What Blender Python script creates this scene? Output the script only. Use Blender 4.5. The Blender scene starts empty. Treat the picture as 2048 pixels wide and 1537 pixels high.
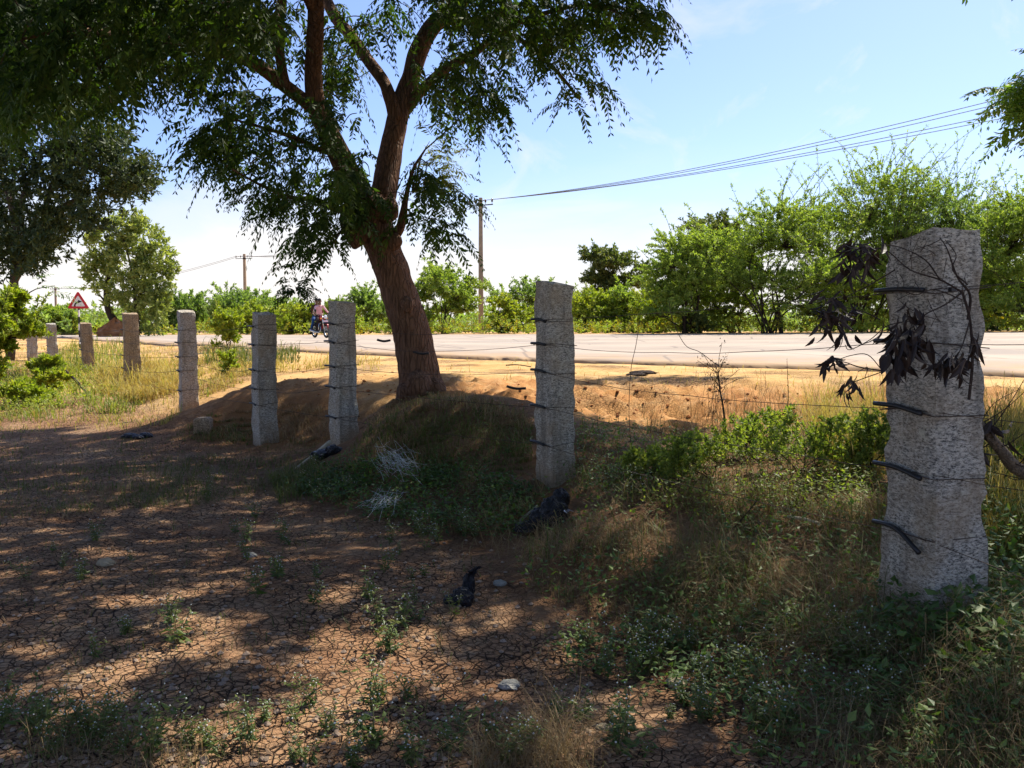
EXPOSURE = 0.88
SKY_STRENGTH = .108
SUN_STRENGTH = 5.0
SKY_TINT = (.82, .875, 1.09)
CLOUD = (5.6, 5.35, 5.15)
import bpy, math, random
import numpy as np
from mathutils import Vector

RNG = np.random.default_rng(7)
random.seed(7)
C = bpy.context.scene.collection
scene = bpy.context.scene

# ------------------------------------------------------------------ camera frame
F = 1700.0                      # focal length in pixels of the 2048 px wide frame
EYE = 1.45
PITCH = math.atan(118.5 / F)
SP, CP = math.sin(PITCH), math.cos(PITCH)
HOR = 650.0


def px(x, y, Y):
    """world point seen at pixel (x, y) and lying Y metres ahead"""
    x = np.asarray(x, float); y = np.asarray(y, float); Y = np.asarray(Y, float)
    u = (x - 1024) / F; v = (768.5 - y) / F
    dy = CP + v * SP; dz = -SP + v * CP
    t = Y / dy
    return np.stack([u * t, Y + 0 * t, EYE + dz * t], -1)


def to_px(P):
    P = np.asarray(P, float)
    d = P[..., 1] * CP - (P[..., 2] - EYE) * SP
    up = P[..., 1] * SP + (P[..., 2] - EYE) * CP
    d = np.where(d > .05, d, .05)
    return 1024 + F * P[..., 0] / d, 768.5 - F * up / d


SUN_EL = math.radians(56)
SUN_AZ = math.radians(42)       # from +Y towards +X
SUN = np.array([math.sin(SUN_AZ) * math.cos(SUN_EL), math.cos(SUN_AZ) * math.cos(SUN_EL), math.sin(SUN_EL)])

# ------------------------------------------------------------------ noise
def _hash(ix, iy, s):
    h = np.sin(ix * 127.1 + iy * 311.7 + s * 74.7) * 43758.5453
    return h - np.floor(h)


def vnoise(x, y, s=0):
    x = np.asarray(x, float); y = np.asarray(y, float)
    ix, iy = np.floor(x), np.floor(y)
    fx, fy = x - ix, y - iy
    fx = fx * fx * (3 - 2 * fx); fy = fy * fy * (3 - 2 * fy)
    a = _hash(ix, iy, s); b = _hash(ix + 1, iy, s); c = _hash(ix, iy + 1, s); d = _hash(ix + 1, iy + 1, s)
    return (a + (b - a) * fx) * (1 - fy) + (c + (d - c) * fx) * fy - .5


def fbm(x, y, s=0, o=4):
    r = 0; a = 1.
    for k in range(o):
        r = r + a * vnoise(x * 2 ** k, y * 2 ** k, s + k * 3); a *= .5
    return r


def inpoly(x, y, poly):
    x = np.asarray(x, float); y = np.asarray(y, float)
    r = np.zeros(x.shape, bool); n = len(poly)
    for i in range(n):
        x1, y1 = poly[i]; x2, y2 = poly[(i + 1) % n]
        if y1 == y2: continue
        r ^= ((y1 > y) != (y2 > y)) & (x < (x2 - x1) * (y - y1) / (y2 - y1) + x1)
    return r


def unit(v):
    v = np.asarray(v, float)
    return v / np.maximum(np.linalg.norm(v, axis=-1, keepdims=True), 1e-9)


# ------------------------------------------------------------------ terrain (thin plate spline through surveyed points)
NEAR_EDGE = [(2700, 775, 10.6), (2400, 761, 12), (2048, 750, 13.5), (1500, 733, 15.5), (1100, 721, 18), (900, 714, 19.7), (560, 700, 24), (380, 690, 28), (250, 682, 34), (150, 677, 41), (60, 674, 50)]
FAR_EDGE = [(2700, 659, 29), (2400, 662, 31), (2048, 665, 34), (1500, 668, 38), (1100, 669, 41), (900, 669.5, 43), (560, 670.5, 49), (380, 670.5, 53), (250, 671, 58), (150, 671, 63), (60, 671, 70)]
ctrl = []
for p in NEAR_EDGE + FAR_EDGE + [(640, 677, 38), (1000, 684, 30), (1600, 693, 22), (2100, 700, 19), (400, 677, 40)]:
    ctrl.append(px(*p))
for p in [(1870, 1215, 3.5), (1107, 955, 6.8), (690, 893, 9.3), (540, 885, 10.4), (390, 830, 13.3), (265, 775, 17.3), (180, 742, 21.5), (110, 728, 25.5), (66, 722, 29),
          (1300, 1000, 5.4), (1550, 1080, 4.6), (1500, 935, 6.1), (1250, 905, 7.2), (1750, 965, 5.2), (2048, 1000, 5), (2040, 1250, 3.4), (2300, 1100, 4.2),
          (1050, 1080, 5.6), (1300, 1200, 4.3), (1500, 1320, 3.6), (800, 1000, 6.9), (640, 950, 8.0),
          (900, 803, 8.4), (790, 815, 8.6), (1030, 826, 8.0), (730, 860, 8.8), (900, 900, 7.6), (900, 960, 7.1), (1000, 950, 6.9),
          (845, 786, 10.5), (480, 785, 11.6), (420, 805, 12.2), (600, 800, 11.3), (560, 872, 10.8), (645, 872, 10.1), (460, 860, 11.0),
          (1300, 870, 8.6), (1600, 860, 8.2), (1900, 850, 7.6),
          (1000, 800, 10), (1200, 832, 9.4), (1500, 852, 9.2), (1750, 850, 8.9),
          (970, 768, 11.5), (1200, 772, 11.7), (1500, 773, 11.2), (1850, 795, 9.7),
          (1000, 742, 14.5), (1400, 752, 13), (1800, 768, 11.3), (2100, 790, 10),
          (700, 738, 16.5), (600, 722, 19.5), (460, 735, 18.5), (330, 772, 16.5), (200, 800, 15), (100, 832, 13.8), (330, 802, 14.5), (400, 718, 21), (200, 722, 25), (330, 700, 26.5),
          (2048, 662, 60), (1024, 667, 80), (400, 668, 90), (0, 670, 110), (60, 690, 36), (-100, 700, 30), (-100, 760, 20)]:
    ctrl.append(px(*p))
for p in [(-3, -1.5, 0), (0, -1.5, 0), (2, -1.5, 0.1), (-4, 1, 0), (0, 1, 0), (2.4, 1.2, .15), (-3, 3, 0), (-1, 3, 0), (0.4, 3, 0.0), (1.3, 2.7, .08), (2.6, 2.4, .2), (-5, 5, 0), (-2.5, 5, 0), (-.8, 5, .02),
          (-8, 8, 0), (-5, 8, 0), (-3, 8, 0), (-10, 11, 0), (-6, 11, 0), (-4.2, 10.3, 0.02), (-14, 12, 0),
          (-200, 300, .3), (0, 300, .3), (200, 300, .3), (0, 1200, 0), (-900, 1200, 0), (900, 1200, 0), (60, 60, 1.1), (90, 40, 1), (25, 14, 1.0), (-90, 90, .6), (-40, 40, .5), (-30, 20, .1)]:
    ctrl.append(np.array(p, float))
ctrl = np.array(ctrl)
OFF = 3.0


def warp(X, Y):
    Yo = np.maximum(Y + OFF, .5)
    return X / Yo, np.log(Yo)


def _phi(r2):
    return np.where(r2 > 1e-12, .5 * r2 * np.log(np.maximum(r2, 1e-12)), 0)


cu, cv = warp(ctrl[:, 0], ctrl[:, 1])
K = _phi((cu[:, None] - cu) ** 2 + (cv[:, None] - cv) ** 2) + np.eye(len(cu)) * 2e-6
Pm = np.stack([np.ones_like(cu), cu, cv], 1)
A = np.block([[K, Pm], [Pm.T, np.zeros((3, 3))]])
Wt = np.linalg.solve(A, np.concatenate([ctrl[:, 2], np.zeros(3)]))


def tps_uv(u, v):
    out = Wt[-3] + Wt[-2] * u + Wt[-1] * v
    for i in range(len(cu)):
        out = out + Wt[i] * _phi((u - cu[i]) ** 2 + (v - cv[i]) ** 2)
    return out


NU, NV = 640, 820
U0, U1 = -1.7, 1.7
V0, V1 = math.log(1.2), math.log(1300.)
gu = np.linspace(U0, U1, NU); gv = np.linspace(V0, V1, NV)
GU, GV = np.meshgrid(gu, gv)
GY = np.exp(GV) - OFF; GX = GU * (GY + OFF)
# coarse spline evaluation, then bilinear upsampling keeps the script quick
cu2 = np.linspace(U0, U1, 161); cv2 = np.linspace(V0, V1, 206)
CU, CV = np.meshgrid(cu2, cv2)
CZ = tps_uv(CU, CV)


def bil(Z, fu, fv):
    nv, nu = Z.shape
    fu = np.clip(fu, 0, nu - 1.001); fv = np.clip(fv, 0, nv - 1.001)
    iu = fu.astype(int); iv = fv.astype(int); a = fu - iu; b = fv - iv
    return (Z[iv, iu] * (1 - a) + Z[iv, iu + 1] * a) * (1 - b) + (Z[iv + 1, iu] * (1 - a) + Z[iv + 1, iu + 1] * a) * b


GZ0 = bil(CZ, (GU - U0) / (U1 - U0) * 160, (GV - V0) / (V1 - V0) * 205)
_npx, _npy = to_px(np.stack([GX, GY, GZ0], -1))


def soft(x, y, poly, ):
    return inpoly(x, y, poly).astype(float)


def blur(M, n=4, k=3):
    for _ in range(n):
        for ax in (0, 1):
            M = (np.roll(M, k, ax) + M + np.roll(M, -k, ax)) / 3
    return M


# zones of different ground, drawn as areas of the site
near_line = np.array([px(*p)[:2] for p in NEAR_EDGE]); far_line = np.array([px(*p)[:2] for p in FAR_EDGE])
road_poly = [tuple(p) for p in near_line] + [tuple(p) for p in far_line[::-1]]
road_m = inpoly(GX, GY, road_poly).astype(float)
road_b = np.clip(blur(road_m, 3, 2) * 1.6, 0, 1)
sand_line = [(-60, 26), (-16, 27), (-9.5, 17), (-6.6, 15.0), (-4.4, 12.6), (-2.9, 10.9), (-1.0, 9.4), (.6, 8.6), (3, 7.8), (12, 6.6), (60, 5), (60, 130), (-60, 130)]
sand_m = blur(inpoly(GX, GY, sand_line).astype(float), 4, 3)
bank_line = [(-.8, 9.8), (0.8, 9.0), (3, 8.4), (7, 7.8), (12, 7), (12, 8.6), (6, 10.2), (3, 11.3), (1, 12), (-.4, 11.9), (-1.6, 11.6), (-1.9, 10.6)]
bank_m = blur(inpoly(GX, GY, bank_line).astype(float), 4, 3)
fence_xy = np.array([px(*p)[:2] for p in [(2700, 1500, 1.6), (1870, 1215, 3.5), (1107, 955, 6.8), (690, 893, 9.3), (535, 885, 10.4), (390, 830, 13.3), (265, 775, 17.3), (180, 742, 21.5)]])


def seg_dist(X, Y, line):
    d = np.full(np.shape(X), 1e9)
    for (x1, y1), (x2, y2) in zip(line[:-1], line[1:]):
        dx, dy = x2 - x1, y2 - y1
        t = np.clip(((X - x1) * dx + (Y - y1) * dy) / (dx * dx + dy * dy), 0, 1)
        d = np.minimum(d, np.hypot(X - x1 - t * dx, Y - y1 - t * dy))
    return d


bund_m = np.exp(-(seg_dist(GX, GY, fence_xy) / .75) ** 2)
amp = (.012 + .10 * bank_m + .06 * bund_m + .015 * sand_m) * (1 - road_b)
GN = fbm(GX * 1.6, GY * 1.6, 3, 3) * .5 + fbm(GX * 6, GY * 6, 9, 3) * .5
clod = np.abs(fbm(GX * 3.2, GY * 3.2, 21, 4))
GZ = GZ0 + amp * GN * 1.5 + bank_m * (1 - road_b) * (.09 - .34 * clod) - .06 * road_b + .02 * fbm(GX * .7, GY * .7, 31, 2) * (1 - road_b)


def gidx(X, Y):
    u, v = warp(np.asarray(X, float), np.asarray(Y, float))
    return (u - U0) / (U1 - U0) * (NU - 1), (v - V0) / (V1 - V0) * (NV - 1)


def ground(X, Y):
    return bil(GZ, *gidx(X, Y))


def zone(M, X, Y):
    return bil(M, *gidx(X, Y))


def road_z(X, Y):
    return bil(GZ0, *gidx(X, Y)) + .012


_march = np.geomspace(1.4, 140, 420)


def ray_ground(x, y):
    """where the sight line through pixel (x, y) meets the ground"""
    x = np.atleast_1d(np.asarray(x, float)); y = np.atleast_1d(np.asarray(y, float))
    hitY = np.full(x.shape, np.nan); done = np.zeros(x.shape, bool)
    prev = np.full(x.shape, _march[0])
    for Y in _march:
        P = px(x, y, np.full(x.shape, Y))
        under = (P[:, 2] < ground(P[:, 0], P[:, 1])) & ~done
        hitY[under] = .5 * (prev[under] + Y); done |= under
        prev[:] = Y
    P = px(x, y, hitY)
    P[:, 2] = np.where(done, ground(np.nan_to_num(P[:, 0]), np.nan_to_num(P[:, 1], nan=5)), np.nan)
    return P


def spot(x, y):
    return ray_ground([x], [y])[0]


# ------------------------------------------------------------------ mesh helpers
def link(o, parent=None):
    C.objects.link(o)
    if parent is not None: o.parent = parent
    return o


def tag(o, label=None, cat=None, group=None, kind=None):
    if label: o['label'] = label
    if cat: o['category'] = cat
    if group: o['group'] = group
    if kind: o['kind'] = kind
    return o


def empty(name, loc=(0, 0, 0), rz=0):
    o = bpy.data.objects.new(name, None)
    o.empty_display_size = .2
    o.location = [float(v) for v in loc]; o.rotation_euler = (0, 0, rz)
    return link(o)


def mesh_obj(name, V, faces, mats, parent=None, smooth=False, mi=None, local=None):
    """faces: array (n,3) or (n,4), or a list of such arrays"""
    V = np.asarray(V, np.float32).reshape(-1, 3)
    if local is not None: V = V - np.asarray(local, np.float32)
    if isinstance(faces, np.ndarray): faces = [faces]
    faces = [np.asarray(f, np.int32) for f in faces if len(f)]
    me = bpy.data.meshes.new(name)
    nl = sum(f.size for f in faces); nf = sum(len(f) for f in faces)
    me.vertices.add(len(V)); me.vertices.foreach_set('co', V.ravel())
    me.loops.add(nl); me.loops.foreach_set('vertex_index', np.concatenate([f.ravel() for f in faces]))
    starts = []; s = 0
    for f in faces:
        starts.append(s + np.arange(len(f)) * f.shape[1]); s += f.size
    me.polygons.add(nf); me.polygons.foreach_set('loop_start', np.concatenate(starts).astype(np.int32))
    if not isinstance(mats, (list, tuple)): mats = [mats]
    for m in mats: me.materials.append(m)
    if mi is not None: me.polygons.foreach_set('material_index', np.asarray(mi, np.int32))
    me.polygons.foreach_set('use_smooth', np.full(nf, smooth))
    me.update(calc_edges=True); me.validate()
    o = bpy.data.objects.new(name, me)
    return link(o, parent)


class MB:
    """collects shapes, then becomes one mesh object"""
    def __init__(s): s.V = []; s.Q = []; s.T = []; s.mq = []; s.mt = []; s.n = 0
    def add(s, V, Q=None, T=None, m=0):
        V = np.asarray(V, float).reshape(-1, 3)
        if Q is not None and len(Q): s.Q.append(np.asarray(Q) + s.n); s.mq += [m] * len(Q)
        if T is not None and len(T): s.T.append(np.asarray(T) + s.n); s.mt += [m] * len(T)
        s.V.append(V); s.n += len(V)
    def box(s, c, size, R=None, m=0):
        v = np.array([[x, y, z] for x in (-.5, .5) for y in (-.5, .5) for z in (-.5, .5)]) * np.asarray(size, float)
        if R is not None: v = v @ np.asarray(R).T
        s.add(v + np.asarray(c, float), [[0, 1, 3, 2], [4, 6, 7, 5], [0, 4, 5, 1], [2, 3, 7, 6], [0, 2, 6, 4], [1, 5, 7, 3]], m=m)
    def tube(s, pts, r, n=6, cap=True, m=0, bump=0, seed=0):
        pts = np.asarray(pts, float); k = len(pts)
        r = np.broadcast_to(np.asarray(r, float), (k,)).copy()
        t = unit(np.gradient(pts, axis=0))
        ref = np.array([0, 0, 1.]) if abs(t[0, 2]) < .9 else np.array([1., 0, 0])
        u = unit(np.cross(t[0], ref)); us = []
        for i in range(k):
            u = u - t[i] * np.dot(u, t[i]); u = unit(u); us.append(u)
        us = np.array(us); ws = np.cross(t, us)
        a = np.arange(n) * 2 * math.pi / n
        rr = r[:, None] * np.ones(n)
        if bump:
            L = np.concatenate([[0], np.cumsum(np.linalg.norm(np.diff(pts, axis=0), axis=1))])
            rr = rr * (1 + bump * (fbm(L[:, None] * 1.5 + 0 * a, 3 * np.cos(a) + 5 + 0 * L[:, None], seed) + .6 * fbm(L[:, None] * 5, 4 * np.sin(a) + 9 * np.cos(a) + 0 * L[:, None], seed + 5)))
        V = pts[:, None] + rr[..., None] * (np.cos(a)[None, :, None] * us[:, None] + np.sin(a)[None, :, None] * ws[:, None])
        i = np.arange(k - 1)[:, None] * n; j = np.arange(n)[None]; j2 = (j + 1) % n
        Q = np.stack([i + j, i + j2, i + n + j2, i + n + j], -1).reshape(-1, 4)
        V = V.reshape(-1, 3); T = None
        if cap:
            c0, c1 = len(V), len(V) + 1
            V = np.concatenate([V, pts[[0]], pts[[-1]]])
            j = np.arange(n); e = (k - 1) * n
            T = np.concatenate([np.stack([j * 0 + c0, (j + 1) % n, j], -1), np.stack([j * 0 + c1, e + j, e + (j + 1) % n], -1)])
        s.add(V, Q, T, m)
    def build(s, name, mats, parent=None, smooth=False, local=None):
        if not s.V: return None
        fs = []; mi = []
        if s.Q: fs.append(np.concatenate(s.Q)); mi += s.mq
        if s.T: fs.append(np.concatenate(s.T)); mi += s.mt
        return mesh_obj(name, np.concatenate(s.V), fs, mats, parent, smooth, mi, local)


def smooth_line(P, n=8):
    """Catmull-Rom through rows of P (any columns)"""
    P = np.asarray(P, float)
    if len(P) < 3:
        t = np.linspace(0, 1, n + 1)[:, None]
        return P[0] * (1 - t) + P[-1] * t
    Q = np.concatenate([[2 * P[0] - P[1]], P, [2 * P[-1] - P[-2]]])
    out = []
    for i in range(len(P) - 1):
        p0, p1, p2, p3 = Q[i:i + 4]
        for t in np.linspace(0, 1, n, endpoint=False):
            out.append(.5 * (2 * p1 + (p2 - p0) * t + (2 * p0 - 5 * p1 + 4 * p2 - p3) * t * t + (3 * p1 - p0 - 3 * p2 + p3) * t ** 3))
    out.append(P[-1])
    return np.array(out)


def kites(P, D, S, L, W, fold=.15, wide=.42):
    """leaf blades: base P, direction D, sideways S (unit), length L, width W -> verts, quads"""
    P = np.asarray(P, float).reshape(-1, 3); n = len(P)
    D = np.asarray(D, float).reshape(-1, 3); S = np.asarray(S, float).reshape(-1, 3)
    L = np.broadcast_to(np.asarray(L, float), (n,))[:, None]; W = np.broadcast_to(np.asarray(W, float), (n,))[:, None]
    N = np.cross(D, S)
    mid = P + D * L * wide + N * W * fold
    V = np.stack([P, mid + S * W * .5, P + D * L - N * W * fold, mid - S * W * .5], 1)
    return V.reshape(-1, 3), np.arange(n * 4).reshape(n, 4)


def rand_dirs(n, rng=RNG):
    return unit(rng.normal(size=(n, 3)))


def side_of(D, rng=RNG, jitter=.5):
    S = np.cross(D, [0, 0, 1.]) + rng.normal(size=D.shape) * jitter
    S = S - D * np.sum(S * D, -1, keepdims=True)
    return unit(S)


# ------------------------------------------------------------------ materials
def new_mat(name):
    m = bpy.data.materials.new(name); m.use_nodes = True
    nt = m.node_tree; nt.nodes.clear()
    out = nt.nodes.new('ShaderNodeOutputMaterial')
    return m, nt, out


def nd(nt, t, **kw):
    n = nt.nodes.new(t)
    for k, v in kw.items():
        if hasattr(n, k): setattr(n, k, v)
        else: n.inputs[k.replace('_', ' ')].default_value = v
    return n


def ramp(nt, fac, stops):
    r = nt.nodes.new('ShaderNodeValToRGB'); e = r.color_ramp.elements
    while len(e) < len(stops): e.new(.5)
    for k, (p, c) in enumerate(stops):
        e[k].position = p; e[k].color = (*c, 1) if len(c) == 3 else c
    if fac is not None: nt.links.new(fac, r.inputs[0])
    return r


def mixc(nt, fac, a, b, mode='MIX'):
    m = nt.nodes.new('ShaderNodeMix'); m.data_type = 'RGBA'; m.blend_type = mode
    for s, v in ((m.inputs[0], fac), (m.inputs[6], a), (m.inputs[7], b)):
        if isinstance(v, (int, float)): s.default_value = v
        elif isinstance(v, tuple): s.default_value = (*v, 1) if len(v) == 3 else v
        else: nt.links.new(v, s)
    return m.outputs[2]


def mathn(nt, op, a, b=None, clamp=False):
    m = nt.nodes.new('ShaderNodeMath'); m.operation = op; m.use_clamp = clamp
    for s, v in zip(m.inputs, (a, b)):
        if v is None: continue
        if isinstance(v, (int, float)): s.default_value = v
        else: nt.links.new(v, s)
    return m.outputs[0]


def noise(nt, vec, scale, detail=4, rough=.6, dist=0):
    n = nt.nodes.new('ShaderNodeTexNoise'); n.inputs['Scale'].default_value = scale; n.inputs['Detail'].default_value = detail
    n.inputs['Roughness'].default_value = rough; n.inputs['Distortion'].default_value = dist
    if vec is not None: nt.links.new(vec, n.inputs['Vector'])
    return n.outputs[0]


def pos(nt):
    return nt.nodes.new('ShaderNodeNewGeometry').outputs['Position']


def objc(nt):
    return nt.nodes.new('ShaderNodeTexCoord').outputs['Object']


def bsdf(nt, out, col, rough=.8, spec=.3, metal=0, normal=None):
    b = nt.nodes.new('ShaderNodeBsdfPrincipled')
    if isinstance(col, tuple): b.inputs['Base Color'].default_value = (*col, 1)
    else: nt.links.new(col, b.inputs['Base Color'])
    if isinstance(rough, (int, float)): b.inputs['Roughness'].default_value = rough
    else: nt.links.new(rough, b.inputs['Roughness'])
    b.inputs['Specular IOR Level'].default_value = spec; b.inputs['Metallic'].default_value = metal
    if normal is not None: nt.links.new(normal, b.inputs['Normal'])
    nt.links.new(b.outputs[0], out.inputs[0])
    return b


def bump(nt, h, strength=.5, dist=.02):
    b = nt.nodes.new('ShaderNodeBump'); b.inputs['Strength'].default_value = strength; b.inputs['Distance'].default_value = dist
    nt.links.new(h, b.inputs['Height'])
    return b.outputs[0]


def plain(name, col, rough=.6, spec=.4, metal=0, var=.15, scale=30):
    m, nt, out = new_mat(name)
    n = noise(nt, objc(nt), scale, 3)
    d = tuple(max(0, c * (1 - var)) for c in col); l = tuple(min(1, c * (1 + var)) for c in col)
    r = ramp(nt, n, [(.3, d), (.7, l)])
    bsdf(nt, out, r.outputs[0], rough, spec, metal)
    return m


def leaf_mat(name, stops, trans=.4, tcol=None, rough=.5, clump=1.2, spec=.35):
    """thin leaf: sunlight passes through; colour varies blade by blade and spray by spray"""
    m, nt, out = new_mat(name)
    g = nt.nodes.new('ShaderNodeNewGeometry')
    n = noise(nt, g.outputs['Position'], clump, 2)
    f = mathn(nt, 'ADD', mathn(nt, 'MULTIPLY', g.outputs['Random Per Island'], .45), mathn(nt, 'MULTIPLY', n, .62))
    k = len(stops)
    r = ramp(nt, f, [(.12 + .76 * i / max(1, k - 1), c) for i, c in enumerate(stops)])
    b = nt.nodes.new('ShaderNodeBsdfPrincipled')
    nt.links.new(r.outputs[0], b.inputs['Base Color']); b.inputs['Roughness'].default_value = rough
    b.inputs['Specular IOR Level'].default_value = spec
    t = nt.nodes.new('ShaderNodeBsdfTranslucent')
    tc = tcol or (1.35, 1.5, .55)
    c2 = mixc(nt, 1.0, r.outputs[0], tc, 'MULTIPLY')
    nt.links.new(c2, t.inputs[0])
    x = nt.nodes.new('ShaderNodeMixShader'); x.inputs[0].default_value = trans
    nt.links.new(b.outputs[0], x.inputs[1]); nt.links.new(t.outputs[0], x.inputs[2])
    nt.links.new(x.outputs[0], out.inputs[0])
    return m


def bark_mat(name, c1, c2, scale=1.0):
    m, nt, out = new_mat(name)
    tc = objc(nt)
    mp = nt.nodes.new('ShaderNodeMapping'); mp.inputs['Scale'].default_value = (9 * scale, 9 * scale, 2.0 * scale)
    nt.links.new(tc, mp.inputs[0])
    n1 = noise(nt, mp.outputs[0], 2.2, 7, .65, .6)
    n2 = noise(nt, tc, 1.6, 4)
    v = nt.nodes.new('ShaderNodeTexVoronoi'); v.feature = 'DISTANCE_TO_EDGE'; v.inputs['Scale'].default_value = 2.6
    mp2 = nt.nodes.new('ShaderNodeMapping'); mp2.inputs['Scale'].default_value = (9 * scale, 9 * scale, 2.2 * scale)
    w = mixc(nt, .12, tc, nd(nt, 'ShaderNodeTexNoise', Scale=5.0).outputs[1])
    nt.links.new(w, mp2.inputs[0]); nt.links.new(mp2.outputs[0], v.inputs['Vector'])
    crack = ramp(nt, v.outputs['Distance'], [(0, (0, 0, 0)), (.16, (1, 1, 1))])
    r = ramp(nt, n1, [(.28, c1), (.75, c2)])
    col = mixc(nt, mathn(nt, 'MULTIPLY', n2, .6), r.outputs[0], tuple(c * .7 for c in c2))
    h = mathn(nt, 'ADD', mathn(nt, 'MULTIPLY', crack.outputs[0], .7), mathn(nt, 'MULTIPLY', n1, .8))
    bsdf(nt, out, col, .9, .15, 0, bump(nt, h, 1.0, .035 / scale))
    return m

# ------------------------------------------------------------------ camera, sky, sun
cam_d = bpy.data.cameras.new('camera'); cam = bpy.data.objects.new('camera', cam_d); C.objects.link(cam)
cam.location = (0, 0, EYE); cam.rotation_euler = (math.pi / 2 - PITCH, 0, 0)
cam_d.sensor_width = 36; cam_d.lens = 36 * F / 2048
cam_d.clip_start = .05; cam_d.clip_end = 4000
scene.camera = cam
vs = scene.view_settings
scene.display_settings.display_device = 'sRGB'
vs.view_transform = 'Standard'; vs.look = 'None'; vs.gamma = 1; vs.exposure = EXPOSURE; vs.use_curve_mapping = False
cy = scene.cycles
cy.max_bounces = 7; cy.diffuse_bounces = 4; cy.glossy_bounces = 2; cy.transmission_bounces = 5; cy.transparent_max_bounces = 6
cy.caustics_reflective = False; cy.caustics_refractive = False
cy.sample_clamp_indirect = 6

world = bpy.data.worlds.new('World'); scene.world = world; world.use_nodes = True
wt = world.node_tree; wt.nodes.clear()
wo = wt.nodes.new('ShaderNodeOutputWorld'); bg = wt.nodes.new('ShaderNodeBackground')
sky = wt.nodes.new('ShaderNodeTexSky'); sky.sky_type = 'NISHITA'; sky.sun_disc = False
sky.sun_elevation = SUN_EL; sky.sun_rotation = SUN_AZ
sky.altitude = 600; sky.air_density = 1.0; sky.dust_density = 1.6; sky.ozone_density = 1.3
tc = wt.nodes.new('ShaderNodeTexCoord')
sep = wt.nodes.new('ShaderNodeSeparateXYZ'); wt.links.new(tc.outputs['Generated'], sep.inputs[0])
# bank of bright cloud low on the horizon with a broken upper edge
mpc = wt.nodes.new('ShaderNodeMapping'); mpc.inputs['Scale'].default_value = (2.2, 2.2, 7.5); mpc.inputs['Location'].default_value = (3.1, .4, .25)
wt.links.new(tc.outputs['Generated'], mpc.inputs[0])
cn = noise(wt, mpc.outputs[0], 1.3, 6, .55, .5)
edge = mathn(wt, 'ADD', sep.outputs['Z'], mathn(wt, 'MULTIPLY', mathn(wt, 'SUBTRACT', cn, .5), -.22))
low = ramp(wt, edge, [(0, (1, 1, 1)), (.05, (.9, .9, .9)), (.10, (.5, .5, .5)), (.145, (.10, .10, .10)), (.20, (0, 0, 0))]); low.color_ramp.interpolation = 'EASE'
# thin high wisps
mpw = wt.nodes.new('ShaderNodeMapping'); mpw.inputs['Scale'].default_value = (5.5, 2.2, 6.0); mpw.inputs['Rotation'].default_value = (.3, .9, .5)
wt.links.new(tc.outputs['Generated'], mpw.inputs[0])
wn = noise(wt, mpw.outputs[0], 1.5, 7, .6, 1.2)
wisp = ramp(wt, wn, [(.55, (0, 0, 0)), (.82, (.55, .55, .55))])
fac = mathn(wt, 'MAXIMUM', low.outputs[0], wisp.outputs[0])
skyc = mixc(wt, 1.0, sky.outputs[0], SKY_TINT, 'MULTIPLY')
wt.links.new(mixc(wt, fac, skyc, CLOUD), bg.inputs[0])
bg.inputs[1].default_value = SKY_STRENGTH
wt.links.new(bg.outputs[0], wo.inputs[0])

sd = bpy.data.lights.new('sun', 'SUN'); sd.energy = SUN_STRENGTH; sd.angle = math.radians(.53); sd.color = (1, .93, .79)
so = bpy.data.objects.new('sun', sd); C.objects.link(so); so.location = (-20, 15, 40)
so.rotation_euler = Vector(SUN).to_track_quat('Z', 'Y').to_euler()

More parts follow.
